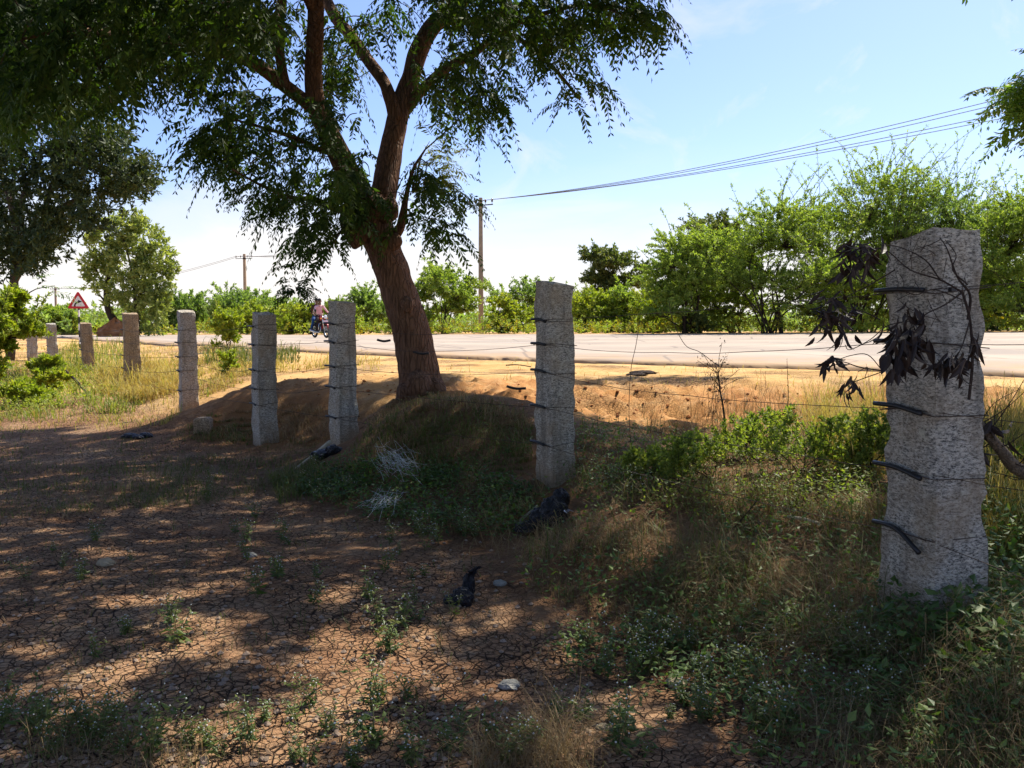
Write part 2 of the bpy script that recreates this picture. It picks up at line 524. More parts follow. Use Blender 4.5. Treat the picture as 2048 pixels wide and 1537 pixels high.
# ------------------------------------------------------------------ ground
def ground_material():
    m, nt, out = new_mat('soil')
    p = pos(nt)
    at = nt.nodes.new('ShaderNodeAttribute'); at.attribute_name = 'zone'
    sp = nt.nodes.new('ShaderNodeSeparateColor'); nt.links.new(at.outputs['Color'], sp.inputs[0])
    sand, red, grassy = sp.outputs[0], sp.outputs[1], sp.outputs[2]
    big = noise(nt, p, .9, 5, .6); mid = noise(nt, p, 7, 6, .65); fine = noise(nt, p, 60, 5, .7)
    field = ramp(nt, mathn(nt, 'ADD', mathn(nt, 'MULTIPLY', big, .55), mathn(nt, 'MULTIPLY', mid, .45)),
                 [(.33, (.20, .094, .048)), (.5, (.38, .215, .118)), (.66, (.53, .35, .21))])
    sandc = ramp(nt, mathn(nt, 'ADD', mathn(nt, 'MULTIPLY', big, .5), mathn(nt, 'MULTIPLY', mid, .5)),
                 [(.30, (.47, .26, .09)), (.5, (.62, .385, .155)), (.68, (.72, .50, .245))])
    redc = ramp(nt, mathn(nt, 'ADD', mathn(nt, 'MULTIPLY', big, .3), mathn(nt, 'MULTIPLY', mid, .7)),
                [(.30, (.30, .12, .045)), (.5, (.49, .24, .09)), (.7, (.60, .36, .17))])
    c = mixc(nt, sand, field.outputs[0], sandc.outputs[0])
    c = mixc(nt, red, c, redc.outputs[0])
    c = mixc(nt, mathn(nt, 'MULTIPLY', grassy, .7), c, (.11, .058, .03))
    # grains, grit and small litter
    sv = nt.nodes.new('ShaderNodeTexVoronoi'); sv.inputs['Scale'].default_value = 34; nt.links.new(p, sv.inputs['Vector'])
    grit = ramp(nt, sv.outputs['Distance'], [(.10, (1, 1, 1)), (.17, (0, 0, 0))])
    gritm = mathn(nt, 'MULTIPLY', grit.outputs[0], mathn(nt, 'GREATER_THAN', noise(nt, p, 21, 2), .56))
    c = mixc(nt, mathn(nt, 'MULTIPLY', gritm, .6), c, mixc(nt, noise(nt, p, 13, 1), (.12, .06, .035), (.5, .38, .26)))
    c = mixc(nt, .5, c, ramp(nt, fine, [(.3, (.45, .45, .45)), (.7, (1.0, 1.0, 1.0))]).outputs[0], 'MULTIPLY')
    # drying cracks of the field: bump lines, the shade inside the gaps painted as colour
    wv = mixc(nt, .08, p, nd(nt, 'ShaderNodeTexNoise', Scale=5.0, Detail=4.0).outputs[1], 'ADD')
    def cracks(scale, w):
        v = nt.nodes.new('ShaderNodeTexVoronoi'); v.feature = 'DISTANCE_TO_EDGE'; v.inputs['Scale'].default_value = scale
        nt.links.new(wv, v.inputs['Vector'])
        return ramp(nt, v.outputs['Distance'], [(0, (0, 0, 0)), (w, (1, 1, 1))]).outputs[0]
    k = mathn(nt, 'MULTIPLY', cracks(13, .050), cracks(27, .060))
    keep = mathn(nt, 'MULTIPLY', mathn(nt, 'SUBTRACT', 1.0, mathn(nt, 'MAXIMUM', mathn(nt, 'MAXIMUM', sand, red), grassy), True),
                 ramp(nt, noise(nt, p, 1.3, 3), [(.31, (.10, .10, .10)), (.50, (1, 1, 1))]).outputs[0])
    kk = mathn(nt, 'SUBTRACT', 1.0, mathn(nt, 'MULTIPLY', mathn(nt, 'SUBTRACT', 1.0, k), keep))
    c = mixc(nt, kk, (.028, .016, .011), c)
    h = mathn(nt, 'ADD', mathn(nt, 'MULTIPLY', kk, 1.2), mathn(nt, 'ADD', mathn(nt, 'MULTIPLY', mid, 1.1), mathn(nt, 'MULTIPLY', fine, .5)))
    h = mathn(nt, 'ADD', h, mathn(nt, 'MULTIPLY', gritm, .25))
    bsdf(nt, out, c, .95, .1, 0, bump(nt, h, 1.0, .03))
    return m


i, j = np.meshgrid(np.arange(NU - 1), np.arange(NV - 1))
q = (j * NU + i).ravel()
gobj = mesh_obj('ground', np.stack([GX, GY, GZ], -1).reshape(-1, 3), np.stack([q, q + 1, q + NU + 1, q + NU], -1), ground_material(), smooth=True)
tag(gobj, kind='structure')
grass_m = np.clip(blur(inpoly(GX, GY, [(3.5, 1.0), (1.3, 2.2), (.5, 3.6), (-.1, 5.2), (-1.6, 7.0), (-2.6, 8.6), (-2.2, 10), (-.6, 9.2), (.6, 8.4), (3, 7.6), (9, 6), (9, 0)]).astype(float), 4, 3), 0, 1)
ca = gobj.data.color_attributes.new('zone', 'FLOAT_COLOR', 'POINT')
jit = np.clip(1 + 1.2 * fbm(GX * 1.1, GY * 1.1, 51, 3), .2, 1.8)
moundB = np.clip(blur(inpoly(GX, GY, [(-5.4, 12.9), (-4.6, 11.2), (-3.2, 10.2), (-2.1, 9.6), (-1.6, 10.4), (-2.2, 11.6), (-3.6, 12.8)]).astype(float), 4, 3), 0, 1)
zc = np.stack([np.clip(sand_m * jit, 0, 1), np.clip(np.maximum(bank_m, moundB) * jit, 0, 1), np.clip(np.maximum(grass_m, .8 * moundB) * jit, 0, 1), np.ones_like(GX)], -1)
ca.data.foreach_set('color', zc.astype(np.float32).ravel())

# ------------------------------------------------------------------ road
def road_material():
    m, nt, out = new_mat('asphalt')
    p = pos(nt)
    n = noise(nt, p, .35, 5, .6); f = noise(nt, p, 90, 3, .7)
    at = nt.nodes.new('ShaderNodeAttribute'); at.attribute_name = 'across'
    c = ramp(nt, n, [(.3, (.37, .30, .235)), (.7, (.44, .36, .285))])
    dust = ramp(nt, mathn(nt, 'ADD', at.outputs['Fac'], mathn(nt, 'MULTIPLY', mathn(nt, 'SUBTRACT', noise(nt, p, 1.6, 5), .5), .25)), [(.02, (1, 1, 1)), (.13, (0, 0, 0)), (.93, (0, 0, 0)), (1, (1, 1, 1))])
    c = mixc(nt, mathn(nt, 'MULTIPLY', dust.outputs[0], .8), c.outputs[0], (.47, .30, .16))
    # tyre-polished lanes, sealed cracks and old patches
    ac = mathn(nt, 'ADD', at.outputs['Fac'], mathn(nt, 'MULTIPLY', mathn(nt, 'SUBTRACT', noise(nt, p, .25, 3), .5), .05))
    lane = ramp(nt, mathn(nt, 'ABSOLUTE', mathn(nt, 'SINE', mathn(nt, 'MULTIPLY', ac, 19.0))), [(.2, (1, 1, 1)), (.95, (.86, .86, .87))])
    c = mixc(nt, 1.0, c, lane.outputs[0], 'MULTIPLY')
    vk = nt.nodes.new('ShaderNodeTexVoronoi'); vk.feature = 'DISTANCE_TO_EDGE'; vk.inputs['Scale'].default_value = .32
    nt.links.new(mixc(nt, .35, p, nd(nt, 'ShaderNodeTexNoise', Scale=.9, Detail=5.0).outputs[1], 'ADD'), vk.inputs['Vector'])
    c = mixc(nt, ramp(nt, vk.outputs['Distance'], [(.006, (.55, .55, .55)), (.014, (0, 0, 0))]).outputs[0], c, (.14, .115, .10))
    pt = ramp(nt, noise(nt, p, .16, 1), [(.60, (0, 0, 0)), (.615, (.45, .45, .45))])
    c = mixc(nt, pt.outputs[0], c, (.24, .205, .18))
    c = mixc(nt, .35, c, ramp(nt, f, [(.3, (.6, .6, .6)), (.7, (1, 1, 1))]).outputs[0], 'MULTIPLY')
    bsdf(nt, out, c, .85, .25, 0, bump(nt, f, .4, .004))
    return m


nl = smooth_line(near_line, 14); fl = smooth_line(far_line, 14)
NA = 26
ts = np.linspace(0, 1, NA)
wob = .45 * fbm(np.arange(len(nl)) * .8, np.zeros(len(nl)), 5, 3)[:, None]
RX = nl[:, None, 0] * (1 - ts) + fl[:, None, 0] * ts
RY = nl[:, None, 1] * (1 - ts) + fl[:, None, 1] * ts + wob * (1 - ts)
RZ = road_z(RX, RY)
V = np.stack([RX, RY, RZ], -1)
sk0 = V[:, [0]] - [0, .02, .14]; sk1 = V[:, [-1]] - [0, -.02, .14]
V = np.concatenate([sk0, V, sk1], 1); na = NA + 2
i, j = np.meshgrid(np.arange(na - 1), np.arange(len(nl) - 1)); q = (j * na + i).ravel()
robj = tag(mesh_obj('road', V.reshape(-1, 3), np.stack([q, q + na, q + na + 1, q + 1], -1), road_material(), smooth=True), kind='structure')
at = robj.data.attributes.new('across', 'FLOAT', 'POINT')
at.data.foreach_set('value', np.tile(np.concatenate([[0], ts, [1]]), len(nl)).astype(np.float32))
# worn white centre dashes
wm = plain('worn_road_paint', (.62, .58, .52), .7, .3, 0, .3, 14)
mk = MB(); tcen = .42
cl = smooth_line(np.stack([nl[:, 0] * (1 - tcen) + fl[:, 0] * tcen, nl[:, 1] * (1 - tcen) + fl[:, 1] * tcen], 1), 6)
arc = np.concatenate([[0], np.cumsum(np.linalg.norm(np.diff(cl, axis=0), axis=1))])
s0 = .5
while s0 < arc[-1] - 4:
    ss = np.linspace(s0, s0 + 3, 7)
    pc = np.stack([np.interp(ss, arc, cl[:, 0]), np.interp(ss, arc, cl[:, 1])], 1)
    tg = unit(np.gradient(pc, axis=0)); nn = np.stack([-tg[:, 1], tg[:, 0]], 1) * .06
    L, R_ = pc + nn, pc - nn
    vv = np.stack([np.column_stack([L, road_z(L[:, 0], L[:, 1]) + .006]), np.column_stack([R_, road_z(R_[:, 0], R_[:, 1]) + .006])], 1).reshape(-1, 3)
    k = np.arange(6) * 2
    mk.add(vv, np.stack([k, k + 1, k + 3, k + 2], -1))
    s0 += 9
tag(mk.build('road_marking', wm), kind='structure')

# ------------------------------------------------------------------ feathery tree (drooping fronds)
frond_dark = leaf_mat('rain_tree_leaf', [(.012, .030, .011), (.028, .060, .016), (.052, .090, .020), (.095, .125, .026)], .38, (1.6, 1.75, .5), .6, .9, .2)
bark_red = bark_mat('reddish_bark', (.075, .040, .026), (.27, .155, .098), 1.0)
twig_mat = bark_mat('twig_bark', (.045, .028, .018), (.13, .085, .055), 3)


def fronds(B, D, L, rng, n=10, droop=.8, pl=.29, pw=.36, hang=.6):
    """compound leaves: base B, direction D, length L; n pairs of hanging pinnae each -> verts, quads"""
    m = len(B); t = (np.arange(n) + .8) / n
    S = side_of(D, rng, .35)
    L = np.broadcast_to(L, (m,))
    P = B[:, None] + D[:, None] * (L[:, None] * t)[..., None]
    P[..., 2] -= droop * (L[:, None] * t ** 2)
    tang = D[:, None] * np.ones((1, n, 1)); tang[..., 2] -= 2 * droop * t; tang = unit(tang)
    prof = (1 - .55 * np.abs(t - .45) * 1.6) * 1.0
    Vs = []; 
    for sg in (-1, 1):
        d = unit(sg * .75 * S[:, None] + .45 * tang + np.array([0, 0, -hang]) * (.6 + .5 * rng.random((m, n, 1))) + .18 * rng.normal(size=(m, n, 3)))
        s = unit(np.cross(d, np.cross(S[:, None] * sg, tang) + .25 * rng.normal(size=(m, n, 3))))
        ll = (L[:, None] * pl * prof) * (.8 + .4 * rng.random((m, n)))
        v, _ = kites(P.reshape(-1, 3), d.reshape(-1, 3), s.reshape(-1, 3), ll.ravel(), (ll * pw).ravel(), .1, .55)
        Vs.append(v)
    # thin leaf stalk
    R0 = B; R1 = B + D * L[:, None] - np.array([0, 0, 1]) * (droop * L)[:, None]; RM = (B + D * L[:, None] * .5 - np.array([0, 0, 1]) * (droop * L * .25)[:, None])
    w = .003
    v = np.stack([R0 - S * w, R0 + S * w, RM + S * w, RM - S * w, RM - S * w, RM + S * w, R1 + S * w * .5, R1 - S * w * .5], 1).reshape(-1, 3)
    Vs.append(v)
    V = np.concatenate(Vs)
    return V, np.arange(len(V)).reshape(-1, 4)


class Crown:
    def __init__(s, seed): s.rng = np.random.default_rng(seed); s.V = []; s.n = 0; s.Q = []
    def add(s, V, Q): s.V.append(V); s.Q.append(Q + s.n); s.n += len(V)
    def build(s, name, mat, parent, local=None): return mesh_obj(name, np.concatenate(s.V), np.concatenate(s.Q), mat, parent, local=local)


def sprig(cr, c, direction, size, nf=9, fl=.27, **kw):
    """a leafy twig end: nf fronds along its last stretch; returns the twig's start"""
    rng = cr.rng
    tdir = unit(np.asarray(direction) + rng.normal(size=3) * .25)
    s = np.linspace(-.5, .5, nf)
    B = c + tdir * (s * size)[:, None] + rng.normal(size=(nf, 3)) * .03
    D = unit(tdir * .55 + rand_dirs(nf, rng) * np.array([1, 1, .55]) + np.array([0, 0, .15]))
    V, Q = fronds(B, D, fl * (.7 + .55 * rng.random(nf)), rng, **kw)
    cr.add(V, Q)
    return c - tdir * size * .5


def connect(starts, limb_pts, limb_r, mb, rng, maxd=6):
    """grow twigs from the limbs to every sprig, the nearest first"""
    nodes = [np.asarray(p) for p in limb_pts]; cost = [0.] * len(nodes); rad = list(limb_r)
    N = np.array(nodes); cst = np.zeros(len(N))
    d0 = np.array([np.min(np.linalg.norm(N - s, axis=1)) for s in starts])
    for k in np.argsort(d0):
        s = starts[k]
        dist = np.linalg.norm(N - s, axis=1)
        j = int(np.argmin(dist + .35 * cst)); a = N[j]; L = dist[j]
        if L > maxd or L < .03: continue
        mid = (a + s) / 2 + np.array([0, 0, .13 * L]) + rng.normal(size=3) * .07 * L
        pts = smooth_line(np.array([a, mid, s]), 3)
        r0 = min(.006 + .006 * L, .028)
        mb.tube(pts, np.linspace(r0, .0045, len(pts)), 4, False)
        N = np.concatenate([N, pts[2:]]); cst = np.concatenate([cst, cst[j] + np.linspace(.3, 1, len(pts) - 2) * L])


def limb_line(pix, n=7):
    """pix rows: x, y, depth, width in photo pixels"""
    P = px([p[0] for p in pix], [p[1] for p in pix], [p[2] for p in pix])
    r = np.array([p[3] / 2 * p[2] / F for p in pix])
    return smooth_line(np.column_stack([P, r]), n)


def sample_poly(poly, n, rng):
    xs = [p[0] for p in poly]; ys = [p[1] for p in poly]; out = []
    while len(out) < n:
        x = rng.uniform(min(xs), max(xs), 200); y = rng.uniform(min(ys), max(ys), 200)
        k = inpoly(x, y, poly); out += list(zip(x[k], y[k]))
    return np.array(out[:n])


TX, TY = px(845, 790, 10.5)[:2]
tree = tag(empty('rain_tree', (TX, TY, ground(TX, TY))), 'big leaning tree with reddish bark and drooping feathery leaves shading the field', 'tree')
base = np.array([TX, TY, float(ground(TX, TY))])
T0 = limb_line([(848, 830, 10.5, 200), (846, 792, 10.5, 130), (839, 750, 10.5, 100), (826, 680, 10.5, 92), (808, 620, 10.5, 88), (790, 560, 10.5, 80), (772, 510, 10.5, 77), (755, 468, 10.5, 84), (738, 432, 10.5, 92), (728, 405, 10.5, 60)])
LIMBS = [
    limb_line([(740, 450, 10.5, 74), (712, 385, 10.35, 62), (683, 320, 10.2, 56), (655, 262, 10.1, 50), (634, 215, 10.0, 45), (626, 150, 9.9, 41), (630, 80, 9.7, 40), (632, 0, 9.5, 38), (628, -120, 9.2, 32), (610, -300, 8.6, 22), (590, -520, 8.0, 12)]),
    limb_line([(755, 440, 10.5, 66), (768, 380, 10.6, 60), (777, 330, 10.7, 54), (788, 270, 10.8, 52), (800, 220, 10.9, 50), (820, 160, 11.0, 44), (838, 100, 11.0, 46), (868, 50, 11.0, 40), (925, 0, 11.0, 34), (1010, -90, 10.8, 24), (1120, -260, 10.2, 14)]),
    limb_line([(636, 225, 10.0, 34), (600, 195, 10.0, 33), (560, 165, 9.9, 32), (510, 128, 9.7, 30), (455, 108, 9.4, 28), (410, 92, 9.0, 26), (330, 75, 8.4, 22), (240, 70, 7.7, 17), (140, 60, 7.0, 11), (40, 80, 6.6, 6)]),
    limb_line([(575, 180, 9.9, 20), (562, 130, 9.8, 22), (556, 60, 9.6, 22), (566, -20, 9.4, 19), (570, -160, 9.0, 13), (520, -380, 8.5, 7)]),
    limb_line([(795, 245, 10.8, 34), (780, 195, 10.8, 30), (765, 160, 10.9, 27), (735, 120, 11.0, 27), (700, 70, 11.1, 26), (665, 25, 11.2, 24), (630, -60, 11.4, 18), (600, -200, 11.6, 9)]),
    limb_line([(806, 225, 10.9, 30), (835, 190, 10.9, 24), (870, 155, 10.8, 22), (905, 130, 10.7, 20), (950, 105, 10.5, 17), (1010, 60, 10.2, 13), (1080, 30, 9.8, 10), (1180, 10, 9.3, 7), (1270, 40, 8.9, 4)]),
    limb_line([(868, 50, 11.0, 26), (900, 40, 10.9, 20), (960, 45, 10.6, 15), (1040, 80, 10.2, 11), (1110, 140, 9.8, 8), (1160, 200, 9.6, 5)]),
    limb_line([(775, 482, 10.4, 30), (797, 462, 10.3, 22), (806, 430, 10.25, 18), (812, 395, 10.2, 12), (826, 340, 10.1, 7), (850, 300, 10.0, 4)]),
    limb_line([(720, 420, 10.4, 26), (680, 420, 10.2, 17), (630, 400, 10.0, 13), (580, 395, 9.8, 9), (520, 370, 9.6, 6), (450, 330, 9.4, 4)]),
    limb_line([(672, 300, 10.2, 24), (640, 300, 10.0, 14), (600, 280, 9.8, 11), (540, 260, 9.6, 8), (470, 240, 9.4, 5)]),
    # limbs of the upper crown, above the frame
    limb_line([(632, 30, 9.6, 26), (560, -120, 8.7, 24), (430, -330, 7.4, 18), (150, -600, 6.2, 11), (-300, -800, 5.4, 6)]),
    limb_line([(925, 0, 11.0, 24), (1000, -250, 9.6, 22), (1120, -600, 8.0, 18), (1280, -1050, 6.4, 13), (1420, -1500, 5.4, 8)]),
    limb_line([(628, -120, 9.2, 24), (690, -420, 8.2, 20), (760, -900, 6.8, 15), (850, -1500, 5.5, 9)]),
    limb_line([(410, 92, 9.0, 18), (250, -120, 7.9, 18), (-50, -350, 6.9, 13), (-500, -500, 6.2, 7)]),
]
tb = MB(); tb.tube(T0[:, :3], T0[:, 3] * .80, 20, True, bump=.16, seed=3)
# knots and a swollen fork
for (x, y, Y, r, sd) in [(788, 484, 10.2, .10, 1), (712, 470, 10.25, .15, 2), (700, 440, 10.25, .13, 3), (742, 415, 10.3, .19, 4), (815, 610, 10.27, .09, 5), (775, 420, 10.35, .15, 6), (838, 770, 10.25, .17, 7), (870, 780, 10.35, .15, 8), (815, 785, 10.35, .14, 9)]:
    c = px(x, y, Y); rng = np.random.default_rng(sd)
    d = unit(np.array([rng.normal() * .3, .5, 1.0]))
    tb.tube(np.array([c - d * r * 1.2, c - d * r * .6, c, c + d * r * .6, c + d * r * 1.2]), np.array([.25, .8, 1, .8, .25]) * r, 10, True, bump=.25, seed=sd)
trunk = tb.build('trunk', bark_red, tree, True, local=base)
for k, L in enumerate(LIMBS):
    lb = MB(); lb.tube(L[:, :3], np.maximum(L[:, 3] * (.82 if k < 3 else .9), .006), 12 if L[0, 3] > .08 else 8, True, bump=.13, seed=20 + k)
    lb.build('limb', bark_red, tree, True, local=base)

cr = Crown(11); rng = cr.rng
starts = []
trunk_c = np.array([-1.3, 10.3])
limb_nodes = np.concatenate([L[2:, :3] for L in LIMBS])


def outdir(c):
    d = np.array([c[0] - trunk_c[0], c[1] - trunk_c[1], -.4])
    return unit(unit(d) + np.array([0, 0, -.25]))


# (area in the photo, sprigs, nearest and farthest depth, fronds per sprig)
MASSES = [  # dense at the upper left, loose elsewhere
    ([(-60, -20), (520, -20), (560, 60), (520, 100), (470, 150), (400, 170), (330, 160), (270, 175), (120, 190), (-60, 210)], 205, 6.2, 10.2, 10),
    ([(0, 190), (200, 180), (280, 190), (230, 230), (100, 240), (0, 260)], 22, 6.5, 9.5, 9),
    ([(350, 170), (420, 150), (430, 200), (375, 215)], 7, 8.5, 9.5, 8),
    ([(500, 20), (600, 20), (600, 150), (540, 140), (500, 90)], 15, 8.8, 10.2, 9),
    ([(380, 290), (430, 250), (480, 200), (545, 215), (610, 230), (650, 290), (700, 330), (735, 390), (720, 440), (690, 470), (650, 490), (610, 470), (560, 440), (500, 420), (480, 370), (430, 390), (405, 340)], 92, 8.9, 10.6, 9),
    ([(380, 280), (430, 240), (450, 310), (420, 340), (385, 320)], 8, 9, 9.6, 8),
    ([(640, 30), (720, 20), (790, 30), (760, 120), (720, 110), (700, 150), (660, 170), (650, 100)], 17, 9.8, 11.4, 8),
    ([(655, 150), (720, 150), (735, 190), (700, 215), (655, 200)], 11, 9.9, 11.2, 8),
    ([(770, 10), (830, 10), (810, 60), (780, 70)], 3, 10, 11, 7),
    ([(840, -20), (1310, -20), (1300, 40), (1250, 60), (1150, 80), (1050, 110), (1020, 150), (990, 190), (930, 220), (870, 220), (840, 190), (880, 120), (880, 60)], 120, 8.4, 10.9, 9),
    ([(850, 190), (980, 170), (1010, 220), (960, 245), (900, 250), (860, 235)], 20, 9.6, 10.9, 9),
    ([(1040, 90), (1150, 80), (1190, 130), (1130, 175), (1060, 150)], 11, 8.8, 9.8, 8),
    ([(1120, 180), (1200, 190), (1200, 225), (1130, 225)], 5, 9, 9.6, 8),
    ([(1180, 40), (1310, 50), (1320, 75), (1260, 105), (1190, 100)], 12, 8.6, 9.6, 8),
    ([(930, 250), (975, 250), (965, 280), (940, 285)], 2, 9.6, 10.2, 6),
    ([(800, 370), (850, 350), (880, 390), (930, 410), (925, 440), (870, 430), (830, 420)], 15, 9.6, 10.3, 7),
    ([(800, 440), (890, 450), (900, 490), (850, 500), (815, 480)], 9, 9.6, 10.2, 6),
    ([(600, 470), (700, 470), (690, 500), (660, 515), (620, 495)], 10, 9.3, 10.2, 8),
    ([(690, 340), (740, 370), (760, 430), (720, 450), (690, 420)], 14, 9.7, 10.3, 8),
    ([(640, 210), (680, 230), (700, 300), (660, 300)], 8, 9.5, 10.1, 7),
    ([(590, 500), (640, 500), (640, 530), (600, 530)], 3, 9.3, 9.8, 7),
]
for im, (poly, n, d0, d1, nf) in enumerate(MASSES):
    dens = 1.0 if im == 0 else .74
    n = int(n * dens); pts = sample_poly(poly, n, rng)
    dep = d0 + (d1 - d0) * rng.random(n)
    for (x, y), Y in zip(pts, dep):
        c = px(x, y - 24, Y)
        starts.append(sprig(cr, c, outdir(c), .36, max(5, int(nf * .72)), .35))
# thin hanging spray in front of the riders
hang = smooth_line(px([684, 658, 632, 616, 600, 592], [460, 500, 530, 555, 572, 580], [9.8, 9.6, 9.5, 9.45, 9.4, 9.4]), 4)
hb = MB(); hb.tube(hang, np.linspace(.012, .005, len(hang)), 5, False)
for (x, y, dx) in [(607, 588, -.3), (612, 590, .2), (600, 592, -.5), (625, 588, .5), (597, 545, -.4), (612, 580, -.1), (600, 580, -.7), (620, 582, .7), (608, 584, .0), (595, 590, -.2), (628, 592, .3)]:
    c = px(x - 16, y - 9, 9.4 + rng.uniform(-.1, .1)); n = 2 if dx > .1 else 3
    V, Q = fronds(c + rng.normal(size=(n, 3)) * .02, unit(np.array([dx, 0, .1]) + rng.normal(size=(n, 3)) * .3), np.full(n, .25 if dx < .1 else .19), rng, droop=.75)
    cr.add(V, Q)

# young sunlit shoots right of the fork
young = leaf_mat('young_frond_leaf', [(.10, .15, .03), (.19, .24, .05), (.30, .33, .08), (.40, .40, .14)], .5, (1.3, 1.35, .6), .5, 1.5)
cy_young = Crown(14); yb = MB()
for x, y in sample_poly([(815, 300), (860, 265), (905, 290), (905, 345), (870, 370), (830, 380)], 12, cy_young.rng):
    c = px(x, y, 10.1 + cy_young.rng.uniform(-.2, .2)); s_ = sprig(cy_young, c, unit(np.array([.8, 0, .35])), .25, 4, .30, hang=.35, droop=.45, pw=.26)
    yb.tube(smooth_line(np.array([px(818 + (x - 818) * .2, 385, 10.2), (s_ + px(825, 350, 10.2)) / 2, s_]), 4), np.linspace(.008, .003, 9), 4, False)
cy_young.build('young_shoot_leaves', young, tree, local=base); yb.build('young_shoots', twig_mat, tree, local=base)

# unseen upper crown added above the frame, shaped for field shade and sun flecks
LIT = [  # sunlit patches of the ground in the photo (pixels)
    [(380, 1500), (420, 1465), (520, 1425), (620, 1395), (665, 1420), (640, 1470), (540, 1500), (440, 1530)],
    [(60, 1360), (120, 1330), (230, 1300), (230, 1360), (150, 1400), (80, 1400)],
    [(250, 1320), (330, 1290), (420, 1240), (430, 1290), (360, 1330), (280, 1350)],
    [(600, 1320), (650, 1265), (715, 1255), (700, 1300), (650, 1350)], [(770, 1320), (850, 1330), (840, 1360), (780, 1355)],
    [(760, 1290), (800, 1265), (835, 1275), (820, 1300)], [(945, 1235), (1050, 1215), (1050, 1250), (960, 1260)],
    [(360, 1240), (430, 1235), (430, 1260), (370, 1260)], [(500, 930), (560, 930), (560, 945), (500, 945)], [(500, 990), (570, 985), (570, 1000), (500, 1000)],
    [(490, 1050), (530, 1050), (530, 1065), (490, 1065)], [(620, 1190), (700, 1185), (700, 1200), (620, 1205)], [(340, 1180), (385, 1172), (385, 1190), (340, 1195)],
    [(900, 1380), (960, 1375), (955, 1400), (905, 1405)], [(250, 1010), (330, 1005), (330, 1018), (250, 1020)], [(120, 960), (200, 955), (200, 968), (120, 970)],
    [(1300, 1430), (1350, 1410), (1420, 1400), (1420, 1440), (1330, 1460)], [(1690, 1440), (1740, 1410), (1790, 1430), (1770, 1490), (1700, 1500)],
    [(1000, 1500), (1100, 1480), (1150, 1537), (980, 1537)],
    [(1230, 1090), (1290, 1090), (1290, 1130), (1230, 1120)], [(1150, 1040), (1200, 1050), (1190, 1100), (1150, 1090)],
    [(1450, 880), (1560, 850), (1780, 850), (1790, 930), (1640, 960), (1500, 940)], [(1360, 890), (1480, 880), (1600, 940), (1640, 990), (1500, 980), (1400, 940)],
    [(930, 720), (2048, 760), (2048, 870), (1740, 865), (1500, 850), (1250, 830), (1150, 815), (1000, 775)], [(1940, 860), (2048, 860), (2048, 1000), (1960, 960)],
    [(900, 745), (1060, 735), (1060, 765), (950, 775), (900, 775)], [(1150, 790), (1400, 780), (1500, 810), (1420, 830), (1250, 800), (1150, 830)],
    [(0, 700), (700, 660), (1050, 720), (900, 745), (760, 760), (640, 745), (560, 750), (450, 765), (380, 785), (330, 840), (200, 868), (0, 862)],
    [(1500, 1160), (1560, 1150), (1540, 1220), (1490, 1220)], [(1570, 1060), (1630, 1052), (1630, 1076), (1575, 1082)],
]


def shadow_px(c):
    z = .1
    for _ in range(3):
        t = (c[..., 2] - z) / SUN[2]
        g = c - SUN * t[..., None]
        z = ground(g[..., 0], np.maximum(g[..., 1], -1.4))
    g[..., 2] = z
    return to_px(g), g


n = 30000
cand = np.column_stack([rng.uniform(-7.5, 9.5, n), rng.uniform(2.0, 17, n), rng.uniform(3.6, 11.6, n)])
rr = np.hypot((cand[:, 0] - .8) / 8.6, (cand[:, 1] - 8.8) / 8.2)
topz = 11.6 - 4.4 * rr ** 2
cx_, cy_ = to_px(cand + np.array([0, 0, -.45]))
(sx, sy), g = shadow_px(cand)
zmin = EYE + .375 * cand[:, 1] + .55      # the leaves start just above the frame
cand[:, 2] = zmin + 1.9 * rng.random(n) ** 1.3
(sx, sy), g = shadow_px(cand); cx_, cy_ = to_px(cand + np.array([0, 0, -.45]))
keep = (rr < 1.25) & (cy_ < -75)
infield = (g[:, 0] > -8.5) & (g[:, 0] < 5.0) & (g[:, 1] > 0.6) & (g[:, 1] < 12.4)
keep &= infield & (sy > 700)
# keep the gaps open: no spray whose shadow would fall on a sunlit patch (with room for its own width)
cand = cand[keep]
for poly in LIT:
    xs = [p[0] for p in poly]; ys = [p[1] for p in poly]
    area = (max(xs) - min(xs)) * (max(ys) - min(ys))
    clear = .7 if max(xs) - min(xs) > 600 else .42 if max(xs) - min(xs) > 230 and np.mean(ys) < 960 else .19
    if min(ys) > 1390 and area > 20000: clear = .24
    if max(xs) - min(xs) < 300 and clear < .23: poly = [((x - np.mean(xs)) * .7 + np.mean(xs), (y - np.mean(ys)) * .7 + np.mean(ys)) for x, y in poly]
    gp = ray_ground(*sample_poly(poly, int(np.clip(area / 700, 5, 70)), rng).T)
    gp = gp[np.isfinite(gp[:, 2])]
    for p in gp:
        v = cand - p; t = v @ SUN
        cand = cand[np.linalg.norm(v - np.outer(t, SUN), axis=1) > clear]
# no part of the crown is thicker than it needs to be
plane = lambda c: c[..., :2] - SUN[:2] * ((c[..., 2] - .15) / SUN[2])[..., None]
have = plane(np.array(starts)); acc = []
pq = plane(cand)
for k in range(len(cand)):
    near = np.hypot(*(have - pq[k]).T) < .30
    if near.sum() < (8 if pq[k, 0] < .2 else 4):
        acc.append(k); have = np.concatenate([have, pq[[k]]])
cand = cand[acc]
mine = cand[:, 0] < 2.4
cand_right = cand[~mine]; cand = cand[mine]
for c in cand:
    starts.append(sprig(cr, c, outdir(c), .28, 9, .235, n=6, pw=.85))
connect(starts, limb_nodes, np.full(len(limb_nodes), .02), hb, rng)
print('main crown sprigs', len(starts), 'upper', len(cand), 'leaf quads', cr.n // 4)
hb.build('twigs', twig_mat, tree, local=base)
cr.build('crown', frond_dark, tree, local=base)

